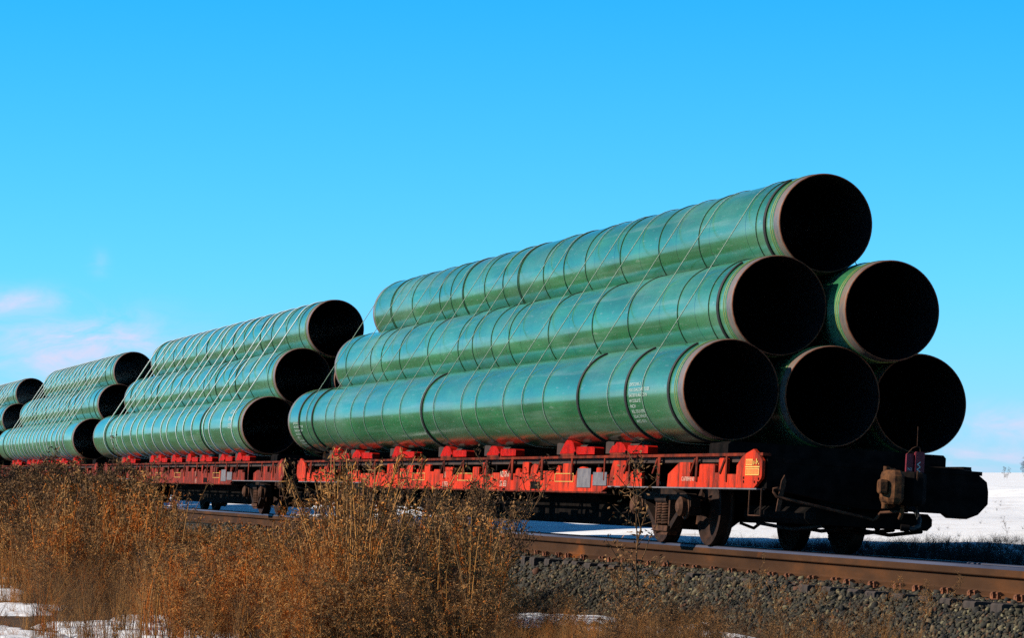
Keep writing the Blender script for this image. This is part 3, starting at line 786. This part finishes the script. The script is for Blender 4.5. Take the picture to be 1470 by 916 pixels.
def make_flatcar(k):
    rg = random.Random(40 + k); y0 = CAR_FRONT + CAR_PITCH * k
    names = ['red flatcar nearest the camera with its dark open end and coupler showing', 'red flatcar second from the near end of the train, rusty sides',
             'red flatcar third from the near end, mostly behind tall weeds', 'red flatcar farthest along the train, at the left edge behind weeds']
    car = thing('flatcar', names[k], 'flatcar', 'flatcars of the pipe train'); place(car, 0, y0, 0)
    b = MB(); b.box(-XW + .04, XR - .04, .16, CAR_LEN - .16, .86, .917, 'deck_and_shade'); b.build('deck', car)
    b = MB()
    b.box(-.30, .30, .16, 5.0, .45, .86, 'under'); b.box(-.30, .30, CAR_LEN - 5.0, CAR_LEN - .16, .45, .86, 'under')
    b.prism([(4.99, .45), (6.0, .16), (CAR_LEN - 6.0, .16), (CAR_LEN - 4.99, .45), (CAR_LEN - 4.99, .858), (4.99, .858)], -.42, .42, 'under', 'yz')
    for y in np.arange(1.2, CAR_LEN - 1, 1.55):
        b.prism([(-XW + .06, .858), (-XW + .06, .78), (-.43, .50), (.43, .50), (XR - .06, .78), (XR - .06, .858)], y - .03, y + .03, 'under')
    b.build('center_sill', car)
    for sx in (-1, 1):
        s = side_sill(car, sx, k, rg)
        if sx < 0:
            if k == 0:
                car_text(s, ['NZI GMN', 'SIK 653'], .105, 10.05, .695); car_text(s, ['C16/7009.95 N3'], .062, 2.55, .665)
                car_text(s, ['A11', '1 2926'], .115, 13.15, .68)
            elif k == 1: car_text(s, ['3 5', '1 8'], .13, 9.6, .68)
            b = MB(); xo = -XW - .004
            if k < 2:
                for yc, w in ((5.55, .55), (6.2, .55)):
                    b = MB(); b.box(xo - .006, xo, yc - w / 2, yc + w / 2, .575 if yc > 6 else .60, .80 if yc > 6 else .755, 'grey', .004); b.build('data_panel', s)
                b = MB(); b.box(xo - .004, xo, 8.12, 8.55, .55, .64, 'under'); b.build('data_panel', s)
                b = MB()
                for yc in (11.9, 7.05, 14.6):
                    for (za, zb_) in ((.64, .647), (.735, .742)): b.box(xo - .003, xo, yc - .4, yc + .4, za, zb_, 'yellow')
                    b.box(xo - .003, xo, yc - .4, yc - .385, .648, .734, 'yellow'); b.box(xo - .003, xo, yc + .385, yc + .4, .648, .734, 'yellow')
                b.build('yellow_outline', s)
    for ya, yb in ((1.45, 2.05), (CAR_LEN - 2.05, CAR_LEN - 1.45)):
        b = MB(); b.box(-1.18, 1.22, ya, yb, .9185, 1.084, 'under', .03); b.build('cross_beam', car)
    for ya, yb in ((.30, 2.45), (5.15, 6.0), (CAR_LEN - 2.45, CAR_LEN - .30)):
        b = MB(); b.box(-.62, .62, ya, yb, .28, .449, 'under', .05)
        for xq in (-.5, -.2, .25, .55): b.tube([(xq, ya + .1, .27), (xq + .05, (ya + yb) / 2, .22), (xq, yb - .1, .27)], .02, 'truck', 6)
        b.build('brake_rigging', car)
    for q, e in ((1, 0), (-1, CAR_LEN)):
        b = MB(); ya, yb = sorted((e, e + q * .15))
        prof = [(-1.26, .60), (-1.26, .915), (.75, .915), (.95, .88), (1.06, .80), (1.08, .70), (1.08, .58), (.98, .47), (.86, .42), (.70, .42), (.64, .46), (.30, .46), (-.30, .46), (-.9, .56)]
        b.prism(prof, ya, yb, 'under')
        b.box(-1.1, 1.0, ya - .012 if q > 0 else yb, ya if q > 0 else yb + .012, .86, .90, 'under')
        es = b.build('end_sill', car)
    SY = SADDLE_Y if k == 0 else [y_ + rg.uniform(-.5, .5) for y_ in SADDLE_Y] + [8.4, 14.2]
    for y in SY: make_saddle(car, y, rg)
    make_truck(car, 3.82); make_truck(car, CAR_LEN - 3.82)
    make_coupler(car, k == 0)
    b = MB(); b.box(-.075, .075, CAR_LEN - .3, CAR_LEN + .30, .60, .77, 'under'); b.box(-.2, .2, CAR_LEN + .30, CAR_LEN + .62, .54, .82, 'under', .04); b.build('rear_coupler', car)
    # uncoupling rod with bracket and handle
    b = MB()
    b.tube([(-1.22, -.10, .57), (-1.20, -.13, .525), (-.25, -.14, .37), (-.19, -.16, .35), (-.17, -.20, .38), (-.15, -.24, .43), (-.02, -.42, .45)], .015, 'trucklight', 8)
    b.tube([(-1.22, -.10, .57), (-1.23, -.12, .60), (-1.19, -.13, .61), (-1.16, -.12, .58)], .012, 'trucklight', 6)
    b.prism([(-1.19, .38), (-1.15, .38), (-1.10, .68), (-1.12, .74), (-1.15, .68)], -.12, -.10, 'trucklight'); b.build('uncoupling_rod', car)
    # air hose hanging beside the coupler
    b = MB(); b.tube([(.22, -.02, .52), (.24, -.20, .46), (.22, -.34, .38), (.17, -.44, .32), (.09, -.50, .29), (.02, -.49, .29)], .024, 'black', 9)
    b.tube([(.05, -.50, .29), (-.03, -.48, .295)], .035, 'under', 9); b.build('air_hose', car)
    # sill steps below the corners
    for sx, mt in ((-1, 'trucklight'),):
        b = MB(); x = sx * (XW - .01) if sx < 0 else .93
        if sx < 0:
            b.tube([(x, .05, .598), (x, .05, .33), (x, .40, .33), (x, .40, .598)], .009, mt, 6, smooth=False)
        else:
            b.tube([(x - .10, .05, .44), (x - .13, .04, .20), (x + .09, .04, .20), (x + .13, .05, .44)], .02, mt, 6, smooth=False)
        b.build('sill_step', car)
    # brake gear under the floor
    b = MB(); b.tube([(-.75, 7.0, .58), (-.75, 8.3, .58)], .16, 'under', 16); b.build('air_reservoir', car)
    b = MB(); b.tube([(-1.0, 3.0, .62), (-1.0, 4.5, .55), (-1.05, 6.0, .52), (-.8, 9.0, .56), (-.8, 18, .56)], .018, 'truck', 6); b.build('brake_pipe', car)
    return car
for k in range(4): make_flatcar(k)

# red marker board chained above the coupler of the last car
mk = thing('marker_board', 'dark red marker board hanging on end to the right of the coupler', 'marker board')
place(mk, .19, CAR_FRONT - .16, 0)
b = MB(); b.box(-.085, -.012, -.05, -.02, .70, 1.03, 'flagred', .01); b.box(.0, .095, -.075, -.03, .60, 1.05, 'flagred', .012); b.build('board', mk)
b = MB(); b.box(.045, .11, -.085, -.076, .56, .66, 'flagred'); b.build('lower_tab', mk)
b = MB(); b.tube([(-.07, -.04, 1.03), (-.03, -.05, 1.08), (.02, -.05, 1.105), (.05, -.05, 1.09), (.06, -.05, 1.04)], .006, 'trucklight', 5); b.tube([(.02, -.05, 1.105), (.02, -.045, 1.30)], .004, 'trucklight', 5); b.build('wire_hook', mk)
me = text_mesh(['33 0W'], .07)
for v in me.vertices: v.co = (.035 + v.co.y * .8 - .02, -.0785, .66 + v.co.x * 1.5)
me.materials.append(M['stencil']); link('board_text', me, mk)
me = text_mesh(['N3'], .045)
for v in me.vertices: v.co = (-.072 + v.co.x * .8, -.0525, .86 + v.co.y)
me.materials.append(M['stencil']); link('board_text', me, mk)

# ------------------------------------------------------------------ plants
def prism_seg(V, F, T, a, b, ra, rb, tint):
    a = np.asarray(a); b = np.asarray(b); d = b - a; L = np.linalg.norm(d) + 1e-9; d = d / L
    u = np.cross(d, (0, 0, 1.) if abs(d[2]) < .9 else (1., 0, 0)); u /= np.linalg.norm(u); w = np.cross(d, u); o = len(V)
    for p, r in ((a, ra), (b, rb)):
        for k in range(3):
            an = 2.094 * k; V.append(p + (u * math.cos(an) + w * math.sin(an)) * r); T.append(tint)
    for k in range(3):
        k2 = (k + 1) % 3; F.append((o + k, o + k2, o + 3 + k2)); F.append((o + k, o + 3 + k2, o + 3 + k))
def leaf(V, F, T, p, L, W, rg, tint):
    d = rg.normal(size=3); d[2] -= .35; d /= np.linalg.norm(d); u = np.cross(d, rg.normal(size=3)); u /= np.linalg.norm(u) + 1e-9; n = np.cross(d, u); o = len(V)
    V += [p, p + d * L * .5 + u * W + n * W * .4, p + d * L, p + d * L * .5 - u * W + n * W * .4]; T += [tint] * 4
    F += [(o, o + 1, o + 2), (o, o + 2, o + 3)]
def weed_arch(rg, nbr=12, leaves=5, spread=.24, up=.8, leafL=.056, leafW=.0064, stem=.0054, bare=.18):
    """one metre tall dried herb: bent stem, rising branches and twigs that end in clusters of curled leaf and seed scraps"""
    V, F, T = [], [], []; p = np.zeros(3); lean = rg.normal(0, .13, 2); pts = [p]
    for i in range(7):
        lean = lean + rg.normal(0, .06, 2); p = p + np.array([lean[0], lean[1], 1.]) / 7; pts.append(p)
    for i in range(7): prism_seg(V, F, T, pts[i], pts[i + 1], stem * (1 - .08 * i), stem * (1 - .08 * (i + 1)), .42)
    def cluster(c, k, r):
        t0 = rg.uniform(.34, .74)
        for _ in range(k): leaf(V, F, T, c + rg.normal(0, r, 3), leafL * rg.uniform(.45, 1.2), leafW * rg.uniform(.6, 1.3), rg, t0 + rg.uniform(-.12, .12))
    for i in range(nbr):
        t = bare + (1 - bare) * (i + rg.random()) / nbr; q = t * 6.99; j = int(q); a = pts[j] + (pts[min(j + 1, 7)] - pts[j]) * (q - j)
        az = rg.uniform(0, 6.283); L = spread * rg.uniform(.6, 1.35) * (1.25 - .70 * t); d = np.array([math.cos(az), math.sin(az), up * rg.uniform(.6, 1.7)]); d /= np.linalg.norm(d)
        m = a + d * L * .55; d2 = d + rg.normal(0, .25, 3) + np.array([0, 0, .2]); d2 /= np.linalg.norm(d2); e = m + d2 * L * .55
        st_ = rg.uniform(.34, .6)
        prism_seg(V, F, T, a, m, stem * .62, stem * .48, st_); prism_seg(V, F, T, m, e, stem * .48, stem * .3, st_ + .05)
        for k in range(leaves):
            r = rg.uniform(.25, 1.0); c = a + (m - a) * min(r * 2, 1) if r < .5 else m + (e - m) * (r - .5) * 2
            z = c + rg.normal(0, .035, 3) + np.array([0, 0, .025]); prism_seg(V, F, T, c, z, stem * .36, stem * .25, st_)
            cluster(z, 4, .014)
        cluster(e, 5, .014)
    return np.array(V), np.array(F), np.array(T)
def grass_arch(rg, n=26, spread=.35, w=.0035):
    V, F, T = [], [], []
    for i in range(n):
        az = rg.uniform(0, 6.283); b0 = np.array([rg.normal(0, .05), rg.normal(0, .05), 0]); h = rg.uniform(.5, 1.); out = spread * rg.uniform(.2, 1.4); tint = rg.uniform(.4, .8)
        p = [b0 + np.array([math.cos(az) * out * t ** 1.8, math.sin(az) * out * t ** 1.8, h * (t - .28 * t ** 3 * min(out * 2, 1))]) for t in (0, .35, .7, 1)]
        for k in range(3): prism_seg(V, F, T, p[k], p[k + 1], w * (1 - k * .28), w * (1 - (k + 1) * .28), tint)
    return np.array(V), np.array(F), np.array(T)
def stalk_arch(rg):
    """tall thin cane with a sparse feathery top"""
    V, F, T = [], [], []; lean = rg.normal(0, .05, 2); p = np.zeros(3)
    for i in range(8):
        q = p + np.array([lean[0] * (1 + .2 * i), lean[1] * (1 + .2 * i), 1.]) / 8; prism_seg(V, F, T, p, q, .0068 - .0005 * i, .0068 - .0005 * (i + 1), .62); 
        if i > 2:
            for _ in range(3): leaf(V, F, T, q + rg.normal(0, .012, 3), .07 * rg.uniform(.4, 1), .004, rg, rg.uniform(.5, .75))
        if i > 4:
            for _ in range(6): leaf(V, F, T, q + rg.normal(0, .02, 3), .04, .006, rg, rg.uniform(.45, .7))
        p = q
    return np.array(V), np.array(F), np.array(T)

rw = np.random.default_rng(21)
WEEDS = [weed_arch(rw) for _ in range(10)]
BUSHY = [weed_arch(rw, nbr=15, leaves=6, spread=.30, up=.7, bare=.05) for _ in range(8)]
WISPY = [weed_arch(rw, nbr=9, leaves=3, spread=.22, up=1.3, bare=.35, leafL=.030) for _ in range(6)]
GRASS = [grass_arch(rw) for _ in range(8)]
STALKS = [stalk_arch(rw) for _ in range(6)]

def px_to_l(px, Z): return (px + 472.8) * Z * math.cos(TH) / FPX
def sow(arch, n, frame, Zr, hr, tint_shift, tint_sd, rg, wide=(1., 1.), keep=None, sink=.02):
    """plants over a wedge of ground: frame gives its left and right edge as bearings, Zr its depth range"""
    parts = []; per = max(1, n // len(arch))
    for V, F, T in arch:
        Z = rg.uniform(*Zr, per); l = px_to_l(rg.uniform(*frame, per), Z)
        x = l - LC; y = (Z - math.sin(TH) * l) / math.cos(TH)
        if keep is not None:
            ok = keep(x, y, l, Z, rg); x, y, l, Z = x[ok], y[ok], l[ok], Z[ok]
        m = len(x)
        if m == 0: continue
        # clumps: height and colour vary slowly over the ground as well as from plant to plant
        cl = np.sin(x * 3.1 + y * .8) * .5 + np.sin(x * 1.4 - y * 1.13 + 2) * .5 + np.sin(x * 7 + y * 2.3) * .35
        h = rg.uniform(*hr, m) * (1 + .13 * cl); w = h * rg.uniform(*wide, m); a = rg.uniform(0, 6.283, m); ca, sa = np.cos(a), np.sin(a)
        P = V[None] * np.stack([w, w, h], -1)[:, None, :]
        W = np.empty_like(P); W[..., 0] = P[..., 0] * ca[:, None] - P[..., 1] * sa[:, None]; W[..., 1] = P[..., 0] * sa[:, None] + P[..., 1] * ca[:, None]; W[..., 2] = P[..., 2]
        bend = rg.normal(0, .10, (m, 2)); up = np.maximum(P[..., 2], 0) ** 1.6; W[..., 0] += bend[:, :1] * up; W[..., 1] += bend[:, 1:] * up
        W += np.stack([x, y, height(x, y) - sink], -1)[:, None, :]
        Tt = T[None] + (tint_shift + .12 * np.sin(x * 1.7 - y * .9 + 1) * np.sin(y * .7 + x) + rg.normal(0, tint_sd, m))[:, None]
        parts.append((W.reshape(-1, 3), (F[None] + (np.arange(m) * len(V))[:, None, None]).reshape(-1, 3), Tt.reshape(-1)))
    return parts
ro = np.random.default_rng(5)
def off_track(x, y, l, Z, rg): return l < 9.55
def left_gap(x, y, l, Z, rg):
    px = l * FPX / (Z * math.cos(TH)) - 472.8
    return (l < 9.55) & ~((px < 48 + 14 * np.sin(Z)) & (Z < 43.5) & (rg.random(len(x)) < .93))
P_ = []
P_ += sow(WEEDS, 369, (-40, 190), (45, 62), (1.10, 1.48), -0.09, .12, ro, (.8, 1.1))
P_ += sow(BUSHY, 211, (-40, 215), (40, 50), (.75, 1.15), 0.11, .18, ro, keep=left_gap)
P_ += sow(BUSHY, 176, (30, 260), (36.5, 42), (.5, .9), 0.20, .18, ro, keep=left_gap)
P_ += sow(BUSHY, 281, (185, 470), (33, 46), (.46, .72), 0.10, .18, ro, (.9, 1.3), keep=off_track)
P_ += sow(BUSHY, 189, (250, 470), (28, 33), (.42, .70), 0.20, .19, ro, (.9, 1.2), keep=off_track)
P_ += sow(BUSHY, 252, (430, 700), (29, 36.5), (.45, .80), 0.03, .17, ro, (.9, 1.2), keep=off_track)
P_ += sow(WEEDS, 52, (450, 690), (29, 36), (.80, 1.10), -0.01, .12, ro, keep=off_track)
P_ += sow(WISPY, 105, (440, 725), (29, 36), (.95, 1.5), -0.01, .12, ro, (.7, 1.0), keep=off_track)
P_ += sow(BUSHY, 154, (380, 720), (26, 29.5), (.38, .66), 0.13, .18, ro, (.9, 1.2), keep=off_track)
P_ += sow(BUSHY, 41, (640, 820), (27.5, 31), (.25, .42), 0.10, .16, ro, keep=off_track)
P_ += sow(STALKS, 729, (-40, 260), (36.5, 55), (.8, 1.35), 0.18, .20, ro, keep=left_gap)
P_ += sow(STALKS, 563, (200, 470), (28.5, 42), (.5, .85), 0.22, .20, ro, keep=off_track)
P_ += sow(STALKS, 563, (430, 720), (27, 36), (.6, 1.15), 0.16, .20, ro, keep=off_track)
P_ += sow(GRASS, 420, (-40, 700), (27, 44), (.45, .95), .12, .20, ro, (.5, .9), keep=left_gap)
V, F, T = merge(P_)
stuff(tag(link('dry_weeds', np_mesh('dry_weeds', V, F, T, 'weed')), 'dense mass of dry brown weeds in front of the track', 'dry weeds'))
G_ = []
G_ += sow(GRASS, 420, (690, 1030), (25.0, 29.3), (.20, .42), .08, .18, ro, keep=off_track)
G_ += sow(GRASS, 200, (250, 700), (28, 36), (.35, .7), .10, .18, ro, keep=off_track)
G_ += sow(GRASS, 130, (-30, 260), (35, 44), (.4, .8), .12, .12, ro, keep=left_gap)
G_ += sow(GRASS, 110, (1000, 1340), (24.3, 26.6), (.22, .42), .02, .14, ro, keep=lambda x, y, l, Z, rg: l < 9.75)
G_ += sow(BUSHY, 60, (820, 1250), (24.8, 27.6), (.25, .42), -.02, .14, ro, keep=off_track)
G_ += sow(GRASS, 560, (-40, 420), (29, 40), (.10, .30), .10, .16, ro, wide=(1.2, 1.8), keep=lambda x, y, l, Z, rg: rg.random(len(x)) < (.25 + .75 * (np.sin(x * 2.3 + y * .9) > -.1)))
G_ += sow(GRASS, 120, (-40, 330), (33, 38), (.30, .55), .16, .18, ro, wide=(.9, 1.3), keep=lambda x, y, l, Z, rg: np.sin(x * 2.3 + y * .9) > .2)
G_ += sow(BUSHY, 70, (60, 330), (33.5, 37), (.35, .6), .16, .16, ro, keep=lambda x, y, l, Z, rg: np.sin(x * 2.3 + y * .9) > 0)
G_ += sow(BUSHY, 50, (1000, 1420), (25.5, 30), (.12, .28), .08, .16, ro, keep=lambda x, y, l, Z, rg: l < 10.3)
G_ += sow(GRASS, 90, (720, 1440), (25.5, 33), (.10, .30), .05, .2, ro, wide=(1., 1.6), keep=lambda x, y, l, Z, rg: (l > 9.4) & (l < 10.45))
V, F, T = merge(G_)
stuff(tag(link('dry_grass', np_mesh('dry_grass', V, F, T, 'weed')), 'low tufts of orange dry grass along the foot of the ballast', 'dry grass'))
DG = [grass_arch(rw, 22, .5, .004) for _ in range(6)]
D_ = []
def belt(n, xr, yr, hr, sh, rg):
    parts = []; per = n // len(DG)
    for V, F, T in DG:
        x = rg.uniform(*xr, per); y = rg.uniform(*yr, per); h = rg.uniform(*hr, per); a = rg.uniform(0, 6.28, per); ca, sa = np.cos(a), np.sin(a)
        P = V[None] * np.stack([h * 1.2, h * 1.2, h], -1)[:, None, :]; W = P.copy()
        W[..., 0] = P[..., 0] * ca[:, None] - P[..., 1] * sa[:, None]; W[..., 1] = P[..., 0] * sa[:, None] + P[..., 1] * ca[:, None]
        W += np.stack([x, y, height(x, y) - .01], -1)[:, None, :]
        Tt = T[None] - .3 + sh + rg.normal(0, .15, per)[:, None]
        parts.append((W.reshape(-1, 3), (F[None] + (np.arange(per) * len(V))[:, None, None]).reshape(-1, 3), np.broadcast_to(Tt, (per, len(V))).reshape(-1)))
    return parts
D_ += belt(2000, (1.5, 4.4), (16, 43), (.18, .42), -.22, ro)
D_ += belt(2600, (4, 9.5), (14, 44), (.10, .26), -.12, ro)
D_ += belt(900, (9, 45), (14, 95), (.05, .2), .45, ro)
V, F, T = merge(D_)
stuff(tag(link('dark_grass', np_mesh('dark_grass', V, F, T, 'darkgrass')), 'dark dead grass growing through snow beyond the far rail', 'dead grass'))

def one_plant(name, label, cat, arch, l, Z, h, w, tint, n=1, spread=0.0, seed=0, group=None):
    rg = np.random.default_rng(seed); x0, y0 = ground_at(l, Z); parts = []
    for i in range(n):
        V, F, T = arch[i % len(arch)]; hh = h * (1 if n == 1 else rg.uniform(.72, 1.04)); a = rg.uniform(0, 6.28); ca, sa = math.cos(a), math.sin(a)
        P = V * np.array([hh * w, hh * w, hh]); W = np.stack([P[:, 0] * ca - P[:, 1] * sa, P[:, 0] * sa + P[:, 1] * ca, P[:, 2]], -1)
        dx, dy = rg.normal(0, spread, 2); lean = rg.normal(0, .05 if n > 1 else 0, 2) + np.array([dx, dy]) * .5
        up = np.maximum(P[:, 2], 0) ** 1.5; W[:, 0] += dx + lean[0] * up; W[:, 1] += dy + lean[1] * up
        parts.append((W, F, T + tint + rg.normal(0, .06)))
    V, F, T = merge(parts); o = link(name, np_mesh(name, V, F, T, 'weed'))
    o.location = (x0, y0, float(height(np.float64(x0), np.float64(y0))) - .02)
    return tag(o, label, cat, group)
pl = lambda px, Z: px_to_l(px, Z)
one_plant('reed_clump', 'clump of tall straw-coloured stalks standing above the weeds', 'reeds', STALKS, pl(497, 28.2), 28.2, 1.72, 1.0, .20, 44, .16, 3)
one_plant('reed_clump', 'loose clump of thin pale stalks right of the tall straw-coloured clump', 'reeds', STALKS, pl(560, 30), 30, 1.25, 1.2, .06, 14, .09, 4)
one_plant('grass_clump', 'rust-orange clump of grass low left of the tall stalks', 'grass', GRASS + BUSHY[:3], pl(458, 27.2), 27.2, 1.12, .5, .42, 40, .14, 5)
one_plant('grass_clump', 'leaning yellow-orange clump of grass at the left edge above the snow', 'grass', GRASS, pl(70, 41), 41, .95, 1.1, .26, 26, .3, 6)
TALLW = [weed_arch(np.random.default_rng(77), nbr=20, leaves=3, spread=.20, up=1.25, bare=.12, leafL=.030, stem=.0052)]
one_plant('weed', 'lone tall bare-branched weed standing in front of the rail and the wheels', 'weed', TALLW, pl(920, 27.5), 27.5, 1.58, 1.25, -.03, 1, 0, 8)
one_plant('weed_clump', 'short tuft of weed at the foot of the lone tall weed', 'weed', BUSHY, pl(915, 27.4), 27.4, .62, 1.0, .10, 4, .10, 9)
one_plant('weed_clump', 'dark leafy weed reaching over the red sill above the tall grass', 'weed', WISPY, pl(690, 31), 31, 1.55, 1.2, -.12, 3, .12, 10)
one_plant('weed', 'thin tall weed stem crossing the second flatcar at its far end', 'weed', WISPY, pl(175, 40), 40, 1.75, .7, -.02, 1, 0, 11)
one_plant('weed', 'small wispy weed growing from the ballast below the rail', 'weed', WISPY, pl(1065, 26.6), 26.6, .62, 1.1, .12, 1, 0, 12)
one_plant('weed', 'wiry curved stem leaning over the ballast near the rail foot', 'weed', WISPY, pl(1130, 26), 26, .74, .8, .08, 1, 0, 13)
# far side: a bush and saplings on the snowy rise
def bush(x, y, h, seed, name, label, n, tint, spread):
    rg = np.random.default_rng(seed); parts = []
    for i in range(n):
        V, F, T = BUSHY[i % 8]; hh = h * rg.uniform(.6, 1); P = V * hh; dx, dy = rg.normal(0, spread, 2)
        P = P + np.array([dx, dy, 0]); parts.append((P, F, T * .4 + tint))
    V, F, T = merge(parts); o = link(name, np_mesh(name, V, F, T, 'weed')); o.location = (x, y, float(height(np.float64(x), np.float64(y))))
    tag(o, label, 'bush' if n > 3 else 'sapling')
def far_xy(px, Z):
    l = px_to_l(px, Z); return ground_at(l, Z)
x, y = far_xy(1486, 240); bush(x, y, 1.7, 1, 'bush', 'dark leafless bush on the snowy rise at the right edge', 16, .02, .5)
x, y = far_xy(1441, 240); bush(x, y, 1.3, 2, 'sapling', 'bare sapling on the snowy rise left of the dark bush', 2, .1, .15)
x, y = far_xy(1436, 44); one_plant('weed', 'single dry weed standing in the snow on the far side of the track', 'weed', WISPY, px_to_l(1447, 46), 46, .35, 1.4, -.1, 1, 0, 15)

for args in ((3.5, 39.5, .9, 4.0, 1, .025), (4.6, 31.4, 1.15, 1.9, 2, .03), (3.6, 34.4, .65, 1.5, 8, .022), (5.3, 29.7, .5, .7, 9, .02), (3.1, 30.6, .6, 1.1, 10, .02), (8.75, 32.6, .6, 1.7, 3, .04), (8.95, 29.8, .5, 1.1, 4, .04), (9.2, 28.4, .26, .9, 6, .03),
             (8.0, 44, .5, 1.4, 5, .06), (9.3, 52, .3, 1.2, 7, .06)):
    snow_patch(*args)

# ------------------------------------------------------------------ light, sky, camera
ELEV, AZ = R(31), R(14)          # sun on the left, a little beyond the train's side
sun_dir = Vector((-math.cos(ELEV) * math.cos(AZ), math.cos(ELEV) * math.sin(AZ), math.sin(ELEV)))
sd = bpy.data.lights.new('sun', 'SUN'); sd.energy = 4.6; sd.angle = R(.5); sd.color = (1, .90, .76)
so = bpy.data.objects.new('sun', sd); COL.objects.link(so); so.rotation_euler = (-sun_dir).to_track_quat('-Z', 'Y').to_euler(); so.location = sun_dir * 100

def make_world():
    w = bpy.data.worlds.new('World'); SC.world = w; w.use_nodes = True
    nt = w.node_tree; nt.nodes.clear()
    out = N(nt, 'ShaderNodeOutputWorld'); bg = N(nt, 'ShaderNodeBackground'); nt.links.new(bg.outputs[0], out.inputs[0])
    sky = N(nt, 'ShaderNodeTexSky', sky_type='NISHITA', sun_disc=False)
    sky.sun_elevation = ELEV; sky.sun_rotation = math.atan2(sun_dir.x, sun_dir.y)
    sky.altitude = 900; sky.air_density = 1.0; sky.dust_density = .15; sky.ozone_density = 2.0
    # deep winter blue low down; unseen high sky dimmed to keep shadows dark
    tcs = N(nt, 'ShaderNodeTexCoord'); sps = N(nt, 'ShaderNodeSeparateXYZ'); nt.links.new(tcs.outputs['Generated'], sps.inputs[0])
    tint = ramp(nt, sps.outputs['Z'], [(0.0, (.56, .94, 1.12)), (.06, (.34, 1.04, 1.08)), (.15, (.13, 1.05, 1.0)), (.40, (.17, .52, .54)), (1.0, (.24, .30, .24))])
    c = mixc(nt, 1.0, sky.outputs[0], tint.outputs[0], 'MULTIPLY')
    c = mixc(nt, 1.0, c, (1.0, 1.18, 1.85), 'MULTIPLY')
    # thin lavender clouds low in the sky
    tc = N(nt, 'ShaderNodeTexCoord'); mp = N(nt, 'ShaderNodeMapping'); mp.inputs['Scale'].default_value = (1, 1, 2.6)
    nt.links.new(tc.outputs['Generated'], mp.inputs[0])
    nz = N(nt, 'ShaderNodeTexNoise'); nz.inputs['Scale'].default_value = 42; nz.inputs['Detail'].default_value = 8; nz.inputs['Roughness'].default_value = .62; nz.inputs['Distortion'].default_value = .6
    nt.links.new(mp.outputs[0], nz.inputs['Vector'])
    sp = N(nt, 'ShaderNodeSeparateXYZ'); nt.links.new(tc.outputs['Generated'], sp.inputs[0])
    az = N(nt, 'ShaderNodeMath', operation='ARCTAN2'); nt.links.new(sp.outputs['X'], az.inputs[0]); nt.links.new(sp.outputs['Y'], az.inputs[1])
    def mth(op, a, b=None):
        m = N(nt, 'ShaderNodeMath', operation=op)
        for i, v in enumerate((a, b)):
            if v is None: continue
            if isinstance(v, (int, float)): m.inputs[i].default_value = v
            else: nt.links.new(v, m.inputs[i])
        return m.outputs[0]
    total = None
    for (a0, e0, sa, se, amt) in ((.106, .053, .016, .0045, .75), (.126, .039, .026, .0095, 1.0), (.080, .022, .03, .006, .8), (.425, .014, .022, .006, .8), (.41, .004, .05, .005, .7),
                                  (.131, .066, .003, .004, .18), (-.4, .05, .2, .02, .8), (.9, .05, .2, .02, .8)):
        q = mth('ADD', mth('POWER', mth('DIVIDE', mth('SUBTRACT', az.outputs[0], a0), sa), 2.0), mth('POWER', mth('DIVIDE', mth('SUBTRACT', sp.outputs['Z'], e0), se), 2.0))
        g = mth('MULTIPLY', mth('POWER', 2.718, mth('MULTIPLY', q, -1.0)), amt)
        total = g if total is None else mth('MAXIMUM', total, g)
    rm = ramp(nt, nz.outputs[0], [(.36, (.10,) * 3), (.66, (1,) * 3)])
    fac = mth('MULTIPLY', mth('MULTIPLY', total, rm.outputs[0]), 1.5)
    c = mixc(nt, fac, c, CLOUD)
    nt.links.new(c, bg.inputs[0]); bg.inputs[1].default_value = SKY
SKY = .071
CLOUD = (6.9, 7.3, 9.6)
make_world()

cd = bpy.data.cameras.new('camera'); cam = bpy.data.objects.new('camera', cd); COL.objects.link(cam)
cd.sensor_fit = 'HORIZONTAL'; cd.sensor_width = 36; cd.lens = 36 * FPX / 1470; cd.clip_end = 8000; cd.clip_start = .5
cam.location = (-LC, 0, CAMH); cam.rotation_euler = (math.pi / 2 + PITCH, 0, -TH)
SC.camera = cam
SC.view_settings.view_transform = 'Standard'; SC.view_settings.look = 'None'; SC.view_settings.gamma = 1; SC.view_settings.exposure = .5
SC.view_settings.use_curve_mapping = False
SC.cycles.max_bounces = 6
SC.cycles.use_denoising = False; SC.cycles.sample_clamp_indirect = .8; SC.cycles.caustics_reflective = False; SC.cycles.caustics_refractive = False
